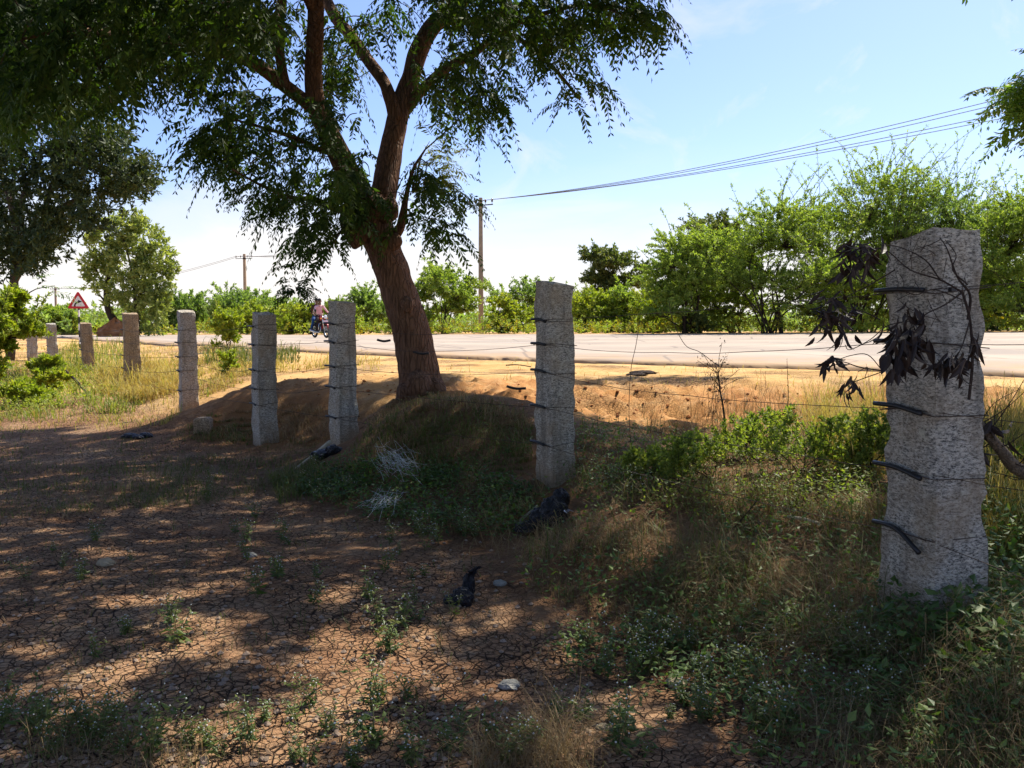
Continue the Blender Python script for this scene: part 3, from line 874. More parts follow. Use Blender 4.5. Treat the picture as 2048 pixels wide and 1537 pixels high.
# ------------------------------------------------------------------ second tree at the right, mostly outside the frame
pale_frond = leaf_mat('bright_frond_leaf', [(.05, .11, .025), (.11, .19, .04), (.18, .27, .06)], .45, (1.4, 1.6, .5), .45, .9)
t2b = np.array([5.6, 6.4, float(ground(5.6, 6.4))])
tree2 = tag(empty('feathery_tree', t2b), 'feathery green leaves of a neighbouring tree reaching in at the upper right corner', 'tree')
mb = MB(); mb.tube(smooth_line(np.array([[5.6, 6.4, t2b[2] - .1], [5.65, 6.45, 1.6], [5.5, 6.5, 2.8], [5.3, 6.6, 3.9], [5.2, 6.6, 5.2], [5.3, 6.4, 6.4]]), 6), np.linspace(.17, .04, 31), 12, True, bump=.12, seed=4)
mb.build('trunk', bark_red, tree2, True, local=t2b)
c2 = Crown(12); st2 = []
L2 = smooth_line(np.array([[5.35, 6.55, 3.6], [4.9, 6.8, 3.75], [4.5, 7.0, 3.72], [4.15, 7.0, 3.6]]), 6)
lb = MB(); lb.tube(L2, np.linspace(.05, .01, len(L2)), 6); lb.build('limb', bark_red, tree2, True, local=t2b)
for poly, n, a, b in [([(2005, 165), (2060, 150), (2140, 170), (2140, 240), (2070, 250), (2040, 215), (2010, 190)], 24, 6.7, 7.4), ([(2100, 100), (2400, -100), (2600, 100), (2500, 300), (2200, 330), (2100, 260)], 50, 5.6, 7.5)]:
    for (x, y) in sample_poly(poly, n, c2.rng):
        c = px(x, y, c2.rng.uniform(a, b)); st2.append(sprig(c2, c, unit(np.array([-.7, .3, -.15])), .26, 7, .25, n=9, hang=.35, droop=.45, pl=.34))
for c in cand_right:
    st2.append(sprig(c2, c, unit(np.array([c[0] - 5.4, c[1] - 6.4, -.8])), .42, 9, .32, n=6, pw=.55))
N2 = [L2, smooth_line(np.array([[5.5, 6.5, 2.8], [5.3, 6.6, 3.9], [5.2, 6.6, 5.2]]), 5)]
for tgt in [(3.4, 8.6, 6.4), (7.6, 8.2, 6.2), (3.6, 4.4, 5.8), (6.9, 4.3, 5.6), (5.2, 10.5, 6.2)]:
    Lk = smooth_line(np.array([[5.3, 6.6, 3.9], [(5.3 + tgt[0]) / 2, (6.6 + tgt[1]) / 2, 5.4], tgt]), 8)
    lb = MB(); lb.tube(Lk, np.linspace(.07, .012, len(Lk)), 8); lb.build('limb', bark_red, tree2, True, local=t2b); N2.append(Lk)
N2 = np.concatenate(N2)
twb = MB(); connect(st2, N2, np.zeros(len(N2)), twb, c2.rng)
twb.build('twigs', twig_mat, tree2, local=t2b)
c2.build('crown', pale_frond, tree2, local=t2b)

# ------------------------------------------------------------------ bushes and trees beyond the road
def blades_on_lines(A, Bv, n, rng, size, w, arch=.1):
    """n leaf blades spread along each line A->B (arching), pointing away from it"""
    m = len(A); t = rng.random((m, n)) ** .85
    L = np.linalg.norm(Bv - A, axis=1)
    P = A[:, None] + (Bv - A)[:, None] * t[..., None]
    P[..., 2] += (4 * arch * L[:, None] * t * (1 - t))
    ax = unit(Bv - A)[:, None]
    D = unit(ax * .5 + rand_dirs(m * n, rng).reshape(m, n, 3) + np.array([0, 0, .05]))
    D = D.reshape(-1, 3)
    S = side_of(D, rng, .8)
    k = rng.uniform(.65, 1.3, m * n)
    return kites(P.reshape(-1, 3), D, S, size * k, w * k, .12)


bush_mats = {
    'pros': leaf_mat('thorn_bush_leaf', [(.07, .125, .025), (.18, .26, .045), (.29, .36, .075), (.42, .46, .14)], .50, (1.35, 1.45, .5), .55, .55),
    'dark': leaf_mat('dark_tree_leaf', [(.02, .045, .016), (.045, .085, .026), (.08, .125, .032), (.14, .18, .05)], .28, (1.4, 1.5, .5), .5, .7),
    'lime': leaf_mat('lime_shrub_leaf', [(.09, .15, .02), (.20, .27, .03), (.34, .38, .05), (.46, .44, .08)], .45, (1.3, 1.4, .4), .5, .9),
    'pale': leaf_mat('pale_thorn_leaf', [(.07, .12, .03), (.16, .23, .06), (.25, .32, .10), (.34, .40, .15)], .50, (1.25, 1.45, .55), .55, .6),
    'yell': leaf_mat('yellow_weed_leaf', [(.08, .11, .015), (.20, .22, .02), (.36, .30, .03), (.45, .33, .03)], .42, (1.2, 1.2, .4), .6, 1.6),
    'olive': leaf_mat('olive_tree_leaf', [(.03, .06, .02), (.075, .115, .03), (.15, .18, .05), (.25, .26, .09)], .38, (1.35, 1.4, .5), .5, .5),
}
stem_mat = bark_mat('bush_stem_bark', (.028, .02, .014), (.10, .072, .05), 2)


def bush(name, label, cat, group, x, ybase, ytop, half, Y, mat, seed, shoots=260, blades=34, size=.16, w=.07, whip=0, stems=7, low=.12, cut=.0, lean=0, whipmat=None, clumps=9, stemr=.05, top_only=False):
    """multi-stemmed bush standing Y metres away between ybase and ytop, 2*half pixels wide"""
    rng = np.random.default_rng(seed); shoots = int(shoots * 1.7)
    b = px(x, ybase, Y); b[2] = ground(b[0], b[1])
    H = (ybase - ytop) * Y / F; Rw = half * Y / F
    root = tag(empty(name, b), label, cat, group)
    # a handful of rounded lobes make the outline uneven
    lob = []
    for k in range(clumps):
        a = rng.random() * 2 * math.pi; rr = math.sqrt(rng.random()) * .78
        h = (low + (.92 - low) * ((k + rng.random()) / clumps)) * (1 - .35 * rr ** 2)
        lob.append([rr * math.cos(a) * Rw + lean * h * Rw, rr * math.sin(a) * Rw * .8, h * H, rng.uniform(.28, .46) * min(Rw, H)])
    lob.append([lean * .6 * Rw, 0, .70 * H, .34 * min(H, Rw * 1.6)])
    lob = np.array(lob)
    lob[:, 2] *= H * (.93 if whip else 1.0) / np.max(lob[:, 2] + lob[:, 3])
    lob[:, 0] *= Rw / np.max(np.abs(lob[:, 0]) + lob[:, 3])
    cen = b + np.array([0, 0, 0])
    mb = MB(); tips = []
    for k in range(stems):
        l = lob[k % len(lob)]
        p0 = b + np.array([rng.normal() * .07 * Rw, rng.normal() * .07 * Rw, -.05])
        p2 = b + l[:3] + rng.normal(size=3) * .1 * l[3]
        p1 = p0 * .5 + p2 * .5 + np.array([(p0 - p2)[0] * .18, (p0 - p2)[1] * .18, .06 * H]) + rng.normal(size=3) * .05 * H
        ln = smooth_line(np.array([p0, p1, p2]), 5)
        mb.tube(ln, np.linspace(stemr * rng.uniform(.7, 1.2), min(.012, stemr * .4), len(ln)), 6, False, bump=.1, seed=k)
        tips += list(ln[4:])
    tips = np.array(tips)
    # shoots fill the lobes, denser towards their outside
    li = rng.choice(len(lob), shoots, p=(lob[:, 3] ** 2 / np.sum(lob[:, 3] ** 2)))
    d = rand_dirs(shoots, rng); d[:, 2] = np.abs(d[:, 2]) * .9 - .25 * rng.random(shoots)
    rad = lob[li, 3] * (rng.random(shoots) ** .4)
    A = b + lob[li, :3] + d * (rad * .62)[:, None] * np.array([1.15, 1.1, 1.0])
    Bv = b + lob[li, :3] + d * (rad * 1.18)[:, None] * np.array([1.15, 1.1, 1.0]) + np.array([0, 0, .05]) + rng.normal(size=(shoots, 3)) * .12 * lob[li, 3][:, None]
    A[:, 2] = np.maximum(A[:, 2], b[2] + low * H); Bv[:, 2] = np.maximum(Bv[:, 2], b[2] + low * H * .8)
    V, Q = blades_on_lines(A, Bv, blades, rng, size, w)
    cr = Crown(seed); cr.add(V, Q)
    for k in range(0, shoots, 3):
        j = np.argmin(np.linalg.norm(tips - A[k], axis=1))
        mb.tube(smooth_line(np.array([tips[j], (tips[j] + A[k]) / 2 + rng.normal(size=3) * .05 * min(1, H / 3), Bv[k]]), 2), np.linspace(min(.016, stemr * .35), min(.006, stemr * .15), 5), 3, False)
    if whip:
        # long feathery shoots standing out of the outline
        j = rng.choice(len(lob), whip)
        a = rng.random(whip) * 2 * math.pi
        up = unit(np.stack([np.cos(a) * .75, np.sin(a) * .5, rng.uniform(.6, 2.0, whip)], 1))
        A = b + lob[j, :3] + up * lob[j, 3][:, None] * .7
        Bv = A + up * (rng.uniform(.26, .52, whip) * H)[:, None] * .85
        Bv[:, 2] = np.minimum(Bv[:, 2], b[2] + H * rng.uniform(.88, 1.16, whip))
        V, Q = blades_on_lines(A, Bv, 46, rng, size * 1.05, w * .95, .08)
        cr.add(V, Q)
        for k in range(whip): mb.tube(smooth_line(np.array([A[k], (A[k] + Bv[k]) / 2 + [0, 0, .08 * np.linalg.norm(Bv[k] - A[k])], Bv[k]]), 3), np.linspace(min(.014, stemr * .35), min(.005, stemr * .15), 7), 3, False)
    mb.build('stem', stem_mat, root, True, local=b)
    cr.build('crown', bush_mats[mat], root, local=b)
    return root


G1 = 'thorny thicket beyond the road on the right'
bush('thorn_tree', 'large bright green thorn tree with long feathery shoots directly left of the nearest stone post', 'tree', G1, 1545, 668, 372, 190, 39, 'pros', 101, 620, 58, .12, .052, whip=52, stems=14, low=.16, clumps=16)
bush('thorn_tree', 'tallest thorn tree of the thicket, its whippy shoots rising behind the nearest stone post', 'tree', G1, 1730, 668, 305, 190, 41, 'pros', 102, 640, 58, .12, .052, whip=88, stems=13, low=.2, clumps=16)
bush('thorn_tree', 'pale wispy thorn tree right of the nearest stone post under the power wires', 'tree', G1, 1905, 667, 330, 165, 40, 'pale', 103, 460, 58, .12, .052, whip=88, stems=10, low=.15, clumps=14)
bush('thorn_tree', 'dense thorn tree cut off by the right edge of the picture', 'tree', G1, 2075, 667, 345, 165, 37, 'pros', 104, 620, 58, .12, .052, whip=44, stems=10, low=.08, clumps=16)
bush('thorn_tree', 'lower leafy thorn tree at the left end of the thicket with dark bare stems below', 'tree', G1, 1385, 668, 440, 115, 40, 'pros', 105, 430, 58, .12, .052, whip=16, stems=12, low=.2, clumps=12)
bush('thorn_tree', 'squat dark undergrowth tree behind the stems left of the nearest stone post', 'tree', G1, 1650, 668, 500, 150, 46, 'dark', 106, 300, 36, .18, .085, stems=8, low=.05, clumps=12)
bush('thorn_tree', 'shady low tree filling the gap right of the nearest stone post', 'tree', G1, 1990, 667, 500, 160, 43, 'dark', 107, 360, 36, .18, .085, stems=8, low=.03, clumps=12)
bush('thorn_tree', 'low pale thorn tree between the two dark-stemmed trees left of the nearest stone post', 'tree', G1, 1470, 668, 470, 120, 42.5, 'pros', 161, 420, 58, .12, .052, whip=20, stems=9, low=.03, clumps=14)
bush('thorn_tree', 'dense low thorn tree right behind the top of the nearest stone post', 'tree', G1, 1830, 668, 420, 170, 44, 'pros', 162, 520, 58, .12, .052, whip=28, stems=9, low=.03, clumps=15)
bush('round_tree', 'rounded dark tree standing far off between the pole and the thicket', 'tree', None, 1232, 660, 478, 72, 74, 'olive', 108, 420, 34, .26, .12, stems=6, low=.3, clumps=12, stemr=.12)
bush('round_tree', 'dark round tree crown rising behind the left end of the thicket', 'tree', None, 1425, 660, 420, 95, 68, 'olive', 109, 420, 34, .26, .12, stems=6, low=.3, clumps=12, stemr=.12)
bush('fan_bush', 'fan-shaped green bush on dark stems just left of the tall utility pole', 'bush', None, 888, 664, 512, 78, 48, 'pros', 110, 330, 36, .16, .07, whip=14, stems=13, low=.30, clumps=11, stemr=.035)
G2 = 'bright low shrubs along the far roadside'
bush('roadside_shrub', 'yellow-green shrub right at the foot of the tall utility pole', 'shrub', G2, 1005, 668, 589, 67, 46, 'lime', 111, 170, 34, .15, .075, stems=5, low=.02)
bush('roadside_shrub', 'pale flat-topped thorn shrub behind the second stone post from the right', 'shrub', G2, 1065, 664, 547, 104, 56, 'pale', 112, 260, 36, .19, .08, whip=14, stems=6, low=.08)
bush('roadside_shrub', 'lime shrub just right of the second stone post from the right', 'shrub', G2, 1165, 668, 569, 91, 47, 'lime', 113, 260, 34, .15, .07, whip=5, stems=6, low=.02)
bush('roadside_shrub', 'rounded bright shrub below the distant round tree', 'shrub', G2, 1245, 668, 566, 85, 46, 'pros', 114, 260, 34, .15, .07, whip=4, stems=6, low=.02)
bush('roadside_shrub', 'straggly lime shrub against the left end of the thicket', 'shrub', G2, 1318, 668, 554, 78, 44, 'lime', 115, 240, 34, .15, .07, whip=6, stems=6, low=.02)
bush('roadside_shrub', 'dull brownish dry shrub at the thicket foot by the road', 'shrub', G2, 1392, 669, 626, 39, 40, 'olive', 116, 80, 30, .12, .05, stems=4, low=.02)
bush('roadside_shrub', 'light green thorn shrub seen between the leaning trunk and the motorcycle', 'shrub', G2, 722, 666, 564, 78, 54, 'pale', 117, 240, 34, .18, .08, whip=10, stems=6, low=.04)
bush('roadside_shrub', 'small shrub with yellow leaves between the trunk and the fan-shaped bush', 'shrub', G2, 828, 668, 604, 59, 46, 'lime', 118, 150, 32, .14, .07, stems=5, low=.02)
bush('roadside_shrub', 'bright shrub directly behind the motorcycle riders', 'shrub', G2, 618, 669, 600, 65, 52, 'lime', 119, 160, 32, .16, .08, stems=5, low=.02)
bush('roadside_shrub', 'green shrub at the road edge behind the third stone post from the right', 'shrub', G2, 680, 669, 596, 57, 50, 'pros', 120, 170, 32, .16, .08, stems=5, low=.02)
bush('roadside_shrub', 'low shrub hiding the base of the shorter utility pole', 'shrub', G2, 520, 670, 606, 80, 54, 'lime', 121, 220, 32, .17, .08, stems=6, low=.02)
bush('roadside_shrub', 'short yellowish shrub between the motorcycle and the shorter utility pole', 'shrub', G2, 574, 670, 622, 52, 53, 'lime', 122, 130, 32, .16, .08, stems=5, low=.02)
G3 = 'broad umbrella-topped thorn bushes on the far left'
bush('umbrella_bush', 'wide grey-green thorn bush left of the shorter utility pole', 'bush', G3, 452, 668, 573, 88, 60, 'pale', 123, 380, 36, .22, .09, whip=16, stems=7, low=.06, clumps=12)
bush('umbrella_bush', 'grey-green thorn bush beside the round roadside tree', 'bush', G3, 372, 668, 578, 66, 62, 'pale', 124, 300, 36, .22, .09, whip=12, stems=6, low=.05, clumps=11)
bush('umbrella_bush', 'green thorn bush behind the triangular road sign', 'bush', G3, 130, 668, 604, 82, 66, 'pros', 125, 300, 34, .22, .10, whip=6, stems=6, low=.02, clumps=11)
bush('umbrella_bush', 'thorn bush right of the shorter utility pole, fading behind the road', 'bush', G3, 545, 668, 590, 60, 66, 'pale', 126, 240, 34, .22, .09, whip=8, stems=6, low=.05, clumps=10)

# leaning roadside tree with a washed-out red root bank
LY = 46.0
lb_ = px(228, 668, LY); lb_[2] = ground(lb_[0], lb_[1])
lt = tag(empty('roadside_tree', lb_), 'round pale-topped tree leaning over a red earth heap past the road sign', 'tree')
mb = MB()
mb.tube(limb_line([(252, 672, LY, 16), (238, 655, LY, 14), (222, 632, LY, 12), (214, 610, LY, 10), (212, 580, LY, 9), (216, 540, LY, 7), (222, 490, LY, 4)], 5)[:, :3], np.linspace(.26, .05, 31), 10, True, bump=.15, seed=5)
mb.build('trunk', stem_mat, lt, True, local=lb_)
mb = MB()
mb.tube(limb_line([(276, 668, LY - .5, 9), (272, 620, LY - .5, 8), (268, 560, LY - .4, 6), (276, 500, LY, 4)], 5)[:, :3], np.linspace(.15, .04, 16), 8, True, bump=.15, seed=6)
for a, b in [((213, 590), (180, 520)), ((214, 570), (250, 480)), ((270, 580), (320, 520)), ((268, 560), (240, 460)), ((214, 612), (190, 590)), ((270, 600), (300, 585))]:
    p0 = px(*a, LY); p1 = px(*b, LY + RNG.normal() * .8)
    mb.tube(smooth_line(np.array([p0, (p0 + p1) / 2 + [0, 0, .2], p1]), 4), np.linspace(.07, .02, 9), 6, False)
mb.build('limb', stem_mat, lt, True, local=lb_)
cr = Crown(131)
for cx0, cy0, r, n in [(205, 500, 38, 70), (240, 465, 40, 90), (285, 480, 42, 90), (315, 520, 40, 80), (255, 520, 50, 90), (200, 560, 34, 50), (300, 560, 48, 90), (260, 585, 46, 70), (290, 605, 50, 90), (225, 600, 22, 20), (325, 590, 22, 26), (190, 530, 30, 40), (340, 540, 16, 14), (265, 445, 26, 40), (300, 635, 40, 60), (185, 470, 18, 14)]:
    c = px(cx0, cy0, LY); R_ = r * LY / F
    d = rand_dirs(n, cr.rng); A = c + d * R_ * .5; Bv = c + d * R_ * cr.rng.uniform(.8, 1.15, (n, 1))
    V, Q = blades_on_lines(A, Bv, 16, cr.rng, .24, .11); cr.add(V, Q)
cr.build('crown', leaf_mat('pale_tree_leaf', [(.07, .11, .03), (.18, .23, .06), (.32, .36, .11), (.45, .46, .18)], .48, (1.3, 1.35, .5), .5, .8), lt, local=lb_)


def earth_heap(name, label, x, y, Y, rx, rz, mat, seed, cat='earth heap'):
    u, v = np.meshgrid(np.linspace(0, 2 * math.pi, 29)[:-1], np.linspace(0, 1, 12))
    b = px(x, y, Y); b[2] = ground(b[0], b[1])
    r = (1 - v ** 1.6) * rx * (1 + .5 * fbm(np.cos(u) * 2 + 5, np.sin(u) * 2 + v * 2, seed))
    X = np.cos(u) * r; Yy = np.sin(u) * r * .7; Z = v ** .8 * rz * (1 + .3 * fbm(np.cos(u) * 3, np.sin(u) * 3 + v * 4, seed + 2)) - .06
    n = 28; i, j = np.meshgrid(np.arange(n), np.arange(11)); q = j * n + i; q2 = j * n + (i + 1) % n
    o = mesh_obj(name, np.stack([X, Yy, Z], -1).reshape(-1, 3), np.stack([q, q2, q2 + n, q + n], -1).reshape(-1, 4), mat, None, True)
    o.location = [float(t) for t in b]
    return tag(o, label, cat)


m, nt, out = new_mat('red_earth'); p = pos(nt); nz = noise(nt, p, 3, 6, .65)
bsdf(nt, out, ramp(nt, nz, [(.3, (.22, .08, .03)), (.55, (.40, .17, .065)), (.75, (.46, .28, .17))]).outputs[0], .95, .1, 0, bump(nt, noise(nt, p, 9, 5), 1, .08)); red_earth = m
earth_heap('earth_heap', 'red eroded earth heap under the leaning roadside tree', 232, 669, LY - .8, 1.1, 1.05, red_earth, 3)

# dark tree on the left, in front of the road
DY = 23.0
db = px(40, 690, DY); db[2] = ground(db[0], db[1])
dt = tag(empty('shade_tree', db), 'tall dark tree with twisted pale limbs at the left edge behind the hanging leaves', 'tree')
mb = MB()
for pix, r0 in [([(20, 720, DY, 1), (28, 600, DY, 1), (30, 500, DY, 1), (40, 420, DY, 1), (52, 370, DY, 1), (40, 320, DY, 1), (60, 240, DY, 1)], .13), ([(28, 560, DY, 1), (70, 480, DY, 1), (92, 430, DY, 1), (96, 390, DY, 1), (130, 330, DY, 1), (190, 260, DY, 1)], .13),
                ([(95, 430, DY, 1), (150, 400, DY, 1), (210, 372, DY, 1), (270, 365, DY, 1)], .07), ([(34, 460, DY, 1), (10, 370, DY, 1), (-20, 300, DY, 1)], .1), ([(70, 480, DY, 1), (90, 470, DY, 1), (120, 450, DY, 1)], .05)]:
    ln = limb_line(pix, 5)[:, :3]
    mb.tube(ln, np.linspace(r0, r0 * .25, len(ln)), 8, True, bump=.12, seed=int(r0 * 100))
mb.build('trunk', bark_mat('pale_twisted_bark', (.06, .045, .035), (.20, .155, .12), 1.5), dt, True, local=db)
cr = Crown(141); st = []
for poly, n in [([(-40, 160), (200, 180), (240, 230), (210, 290), (120, 330), (-40, 330)], 52), ([(100, 300), (230, 260), (290, 340), (280, 385), (220, 400), (180, 390), (110, 400)], 50), ([(110, 380), (200, 390), (190, 440), (150, 450), (110, 430)], 10),
                ([(-40, 330), (60, 330), (60, 400), (-40, 400)], 16), ([(-40, 400), (110, 430), (120, 500), (60, 530), (-40, 540)], 36), ([(240, 340), (300, 350), (295, 385), (240, 380)], 10), ([(160, 430), (185, 430), (180, 470), (160, 470)], 5), ([(50, 470), (130, 450), (110, 510), (60, 520)], 14)]:
    for (x, y) in sample_poly(poly, n, cr.rng):
        c = px(x, y, DY + cr.rng.uniform(-1.6, 1.6)); k = 9
        A = c + cr.rng.normal(size=(k, 3)) * .22; Bv = A + rand_dirs(k, cr.rng) * .38
        V, Q = blades_on_lines(A, Bv, 20, cr.rng, .15, .06); cr.add(V, Q)
cr.build('crown', leaf_mat('shade_tree_leaf', [(.014, .028, .012), (.035, .058, .02), (.06, .085, .026), (.12, .14, .045)], .28, (1.4, 1.4, .5), .55, .5), dt, local=db)

# yellow-green shrub at the left edge and its neighbours
bush('leafy_shrub', 'tall yellow-green shrub at the left edge in front of the last fence posts', 'shrub', None, -4, 742, 526, 90, 18, 'lime', 151, 520, 34, .105, .05, whip=10, stems=7, low=.02, clumps=12, stemr=.03)
bush('leafy_shrub', 'bushy bright weed in front of the last two fence posts', 'shrub', None, 96, 765, 690, 42, 17, 'lime', 152, 120, 28, .085, .045, stems=6, low=.02, stemr=.012)
bush('leafy_shrub', 'low spreading green weed in the sunlit grass at the far left', 'shrub', None, 50, 800, 752, 46, 15, 'lime', 153, 110, 26, .08, .04, stems=6, low=.02, stemr=.01)
bush('leafy_shrub', 'feathery sapling between the fourth and fifth fence posts from the right', 'shrub', None, 455, 716, 630, 34, 24, 'lime', 154, 60, 22, .10, .045, whip=10, stems=7, low=.1, stemr=.012)
bush('leafy_shrub', 'thin green sapling left of the leaning trunk on the red bank', 'shrub', None, 452, 742, 690, 26, 17, 'lime', 155, 26, 18, .07, .035, whip=6, stems=5, low=.1, stemr=.008)
# feathery frond reaching out of the shrub
cr = Crown(160); c = px(np.array([70., 95, 120, 60, 110]), np.array([575., 585, 575, 560, 590]), np.full(5, 18.6))
V, Q = fronds(c, unit(np.array([[1, 0, .3], [1, .1, .1], [1, 0, .25], [.8, 0, .5], [1, 0, -.1]])), np.full(5, .55), cr.rng, n=10, droop=.3, hang=.3, pw=.2); cr.add(V, Q)
sb_ = MB(); sb_.tube(smooth_line(px([20, 60, 110], [640, 585, 572], [18.8, 18.6, 18.6]), 4), np.linspace(.02, .006, 9), 5)
fr = tag(empty('frond_sapling', px(20, 740, 18.8)), 'slender sapling with feathery fronds leaning out beside the road sign', 'sapling')
sb_.build('stem', stem_mat, fr, local=px(20, 740, 18.8)); cr.build('crown', pale_frond, fr, local=px(20, 740, 18.8))

# far scrub that nobody could count
rng = np.random.default_rng(170)
n = 5200
Yd = rng.uniform(60, 120, n); xp = rng.uniform(-500, 2600, n)
P = px(xp, np.full(n, 660.), Yd); P[:, 2] = ground(P[:, 0], P[:, 1])
hh = 1.3 + 2.2 * np.clip(.5 + fbm(P[:, 0] * .11, P[:, 1] * .11, 9, 3), 0, 1.2)
A = P + np.stack([rng.normal(size=n) * .5, rng.normal(size=n) * .5, rng.random(n) * hh * .7], 1)
Bv = A + rand_dirs(n, rng) * .7 + np.array([0, 0, .4])
V, Q = blades_on_lines(A, Bv, 18, rng, .36, .17)
tag(mesh_obj('far_scrub', V, Q, bush_mats['pale']), kind='stuff')
# low yellow flowering growth along the far verge
n = 2600
xp = rng.uniform(-100, 2500, n)
fx, fy = np.interp(xp, np.array([p[0] for p in FAR_EDGE])[::-1], np.array([p[1] for p in FAR_EDGE])[::-1]), np.interp(xp, np.array([p[0] for p in FAR_EDGE])[::-1], np.array([p[2] for p in FAR_EDGE])[::-1])
Yd = fy + rng.uniform(.4, 4.5, n)
P = px(xp, fx, Yd); P[:, 2] = ground(P[:, 0], P[:, 1])
hh = .25 + .75 * np.clip(.5 + 1.4 * fbm(xp * .02, Yd * .4, 19, 3), 0, 1)
A = P + np.stack([rng.normal(size=n) * .2, rng.normal(size=n) * .2, rng.random(n) * hh * .7], 1)
Bv = A + rand_dirs(n, rng) * .25 + np.array([0, 0, .3])
V, Q = blades_on_lines(A, Bv, 13, rng, .13, .055)
half_ = len(Q) * 5 // 13
tag(mesh_obj('verge_undergrowth', V, Q, [bush_mats['lime'], bush_mats['yell'], bush_mats['pros']], mi=rng.choice(3, len(Q) // 13, p=[.42, .28, .3]).repeat(13)), kind='stuff')

# ------------------------------------------------------------------ granite fence posts
def granite(tint=(1, 1, 1), name='granite'):
    m, nt, out = new_mat(name)
    p = pos(nt)
    v = nt.nodes.new('ShaderNodeTexVoronoi'); v.inputs['Scale'].default_value = 120; nt.links.new(p, v.inputs['Vector'])
    mp = nt.nodes.new('ShaderNodeMapping'); mp.inputs['Scale'].default_value = (1, 1, 2.6); nt.links.new(p, mp.inputs[0])
    n1 = noise(nt, mp.outputs[0], 36, 5, .82); n2 = noise(nt, p, 5, 5); n3 = noise(nt, mp.outputs[0], 72, 3, .8)
    c = ramp(nt, n1, [(.32, (.05, .05, .052)), (.44, (.26, .255, .24)), (.55, (.54, .52, .48)), (.70, (.78, .75, .69))])
    k = ramp(nt, n3, [(.37, (.05, .05, .055)), (.46, (1, 1, 1))])
    c = mixc(nt, .85, c.outputs[0], k.outputs[0], 'MULTIPLY')
    c = mixc(nt, mathn(nt, 'MULTIPLY', ramp(nt, n2, [(.42, (0, 0, 0)), (.70, (1, 1, 1))]).outputs[0], .6), c, (.33, .25, .16))
    mps = nt.nodes.new('ShaderNodeMapping'); mps.inputs['Scale'].default_value = (14, 14, 1.3); nt.links.new(p, mps.inputs[0])
    c = mixc(nt, mathn(nt, 'MULTIPLY', ramp(nt, noise(nt, mps.outputs[0], 1.0, 4, .6), [(.52, (0, 0, 0)), (.70, (1, 1, 1))]).outputs[0], .55), c, (.11, .10, .085))
    c = mixc(nt, mathn(nt, 'MULTIPLY', ramp(nt, noise(nt, p, 16, 3, .5), [(.66, (0, 0, 0)), (.70, (1, 1, 1))]).outputs[0], .6), c, (.58, .57, .48))
    # soil splash where the post leaves the ground
    at = nt.nodes.new('ShaderNodeAttribute'); at.attribute_name = 'foot'
    c = mixc(nt, mathn(nt, 'MULTIPLY', at.outputs['Fac'], .6), c, (.30, .21, .12))
    c = mixc(nt, 1.0, c, tint, 'MULTIPLY')
    h = mathn(nt, 'ADD', n1, mathn(nt, 'MULTIPLY', n2, .7))
    bsdf(nt, out, c, .85, .25, 0, bump(nt, h, 1.0, .012))
    return m


granite_m = granite((1.0, .965, .90))
granite_brown = granite((.80, .62, .44), 'brown_granite')
rubber = plain('black_rubber', (.012, .012, .014), .45, .4, 0, .3, 60)
wire_m = plain('rusty_wire', (.07, .05, .04), .8, .2, .2, .5, 40)
steel_m = plain('grey_wire', (.16, .15, .145), .5, .5, .5, .3, 30)
# photo pixels: x of the post, y top, y foot, depth, wide and narrow side in metres, then the five wire heights
POSTS = [
    (1862, 472, 1215, 3.5, .30, .235, (583, 687, 817, 940, 1062), 'tall rough granite post nearest the camera with dead black leaves caught on it', -2.0),
    (1107, 567, 962, 6.8, .25, .22, (641, 689, 742, 813, 886), 'rough granite post second from the right, standing in the bund grass beside the leaning trunk', .6),
    (690, 605, 897, 9.3, .21, .24, (648, 684, 733, 774, 834), 'granite post just left of the leaning tree trunk, a bleached stick lying at its foot', -.6),
    (534, 627, 890, 10.4, .22, .24, (654, 690, 740, 777, 808), 'granite post standing in front of the shaded red soil heap', -1.2),
    (381, 623, 832, 13.3, .22, .25, (660, 686, 714, 742, 782), 'granite post where the tree shade ends, at the left end of the red soil heap', -2.0),
    (264, 628, 780, 17.3, .24, .29, (660, 685, 711, 736, 757), 'brownish granite post in sunlit dry grass, fourth from the left', .6),
    (177, 647, 745, 21.5, .24, .26, (667, 683, 700, 716, 730), 'dark brown granite post close to the striped sign pole', -1.5),
    (108, 648, 732, 25.5, .27, .26, (664, 678, 692, 706, 718), 'grey granite post half hidden by green weeds, second from the left', -2.5),
    (66, 653, 724, 29.0, .27, .30, (668, 681, 693, 705, 715), 'small far granite post beside the yellow-green shrub, leftmost of the row', .5),
]
pp = [px(p[0], p[2], p[3]) for p in POSTS]
attach = [[None] * len(POSTS) for _ in range(5)]
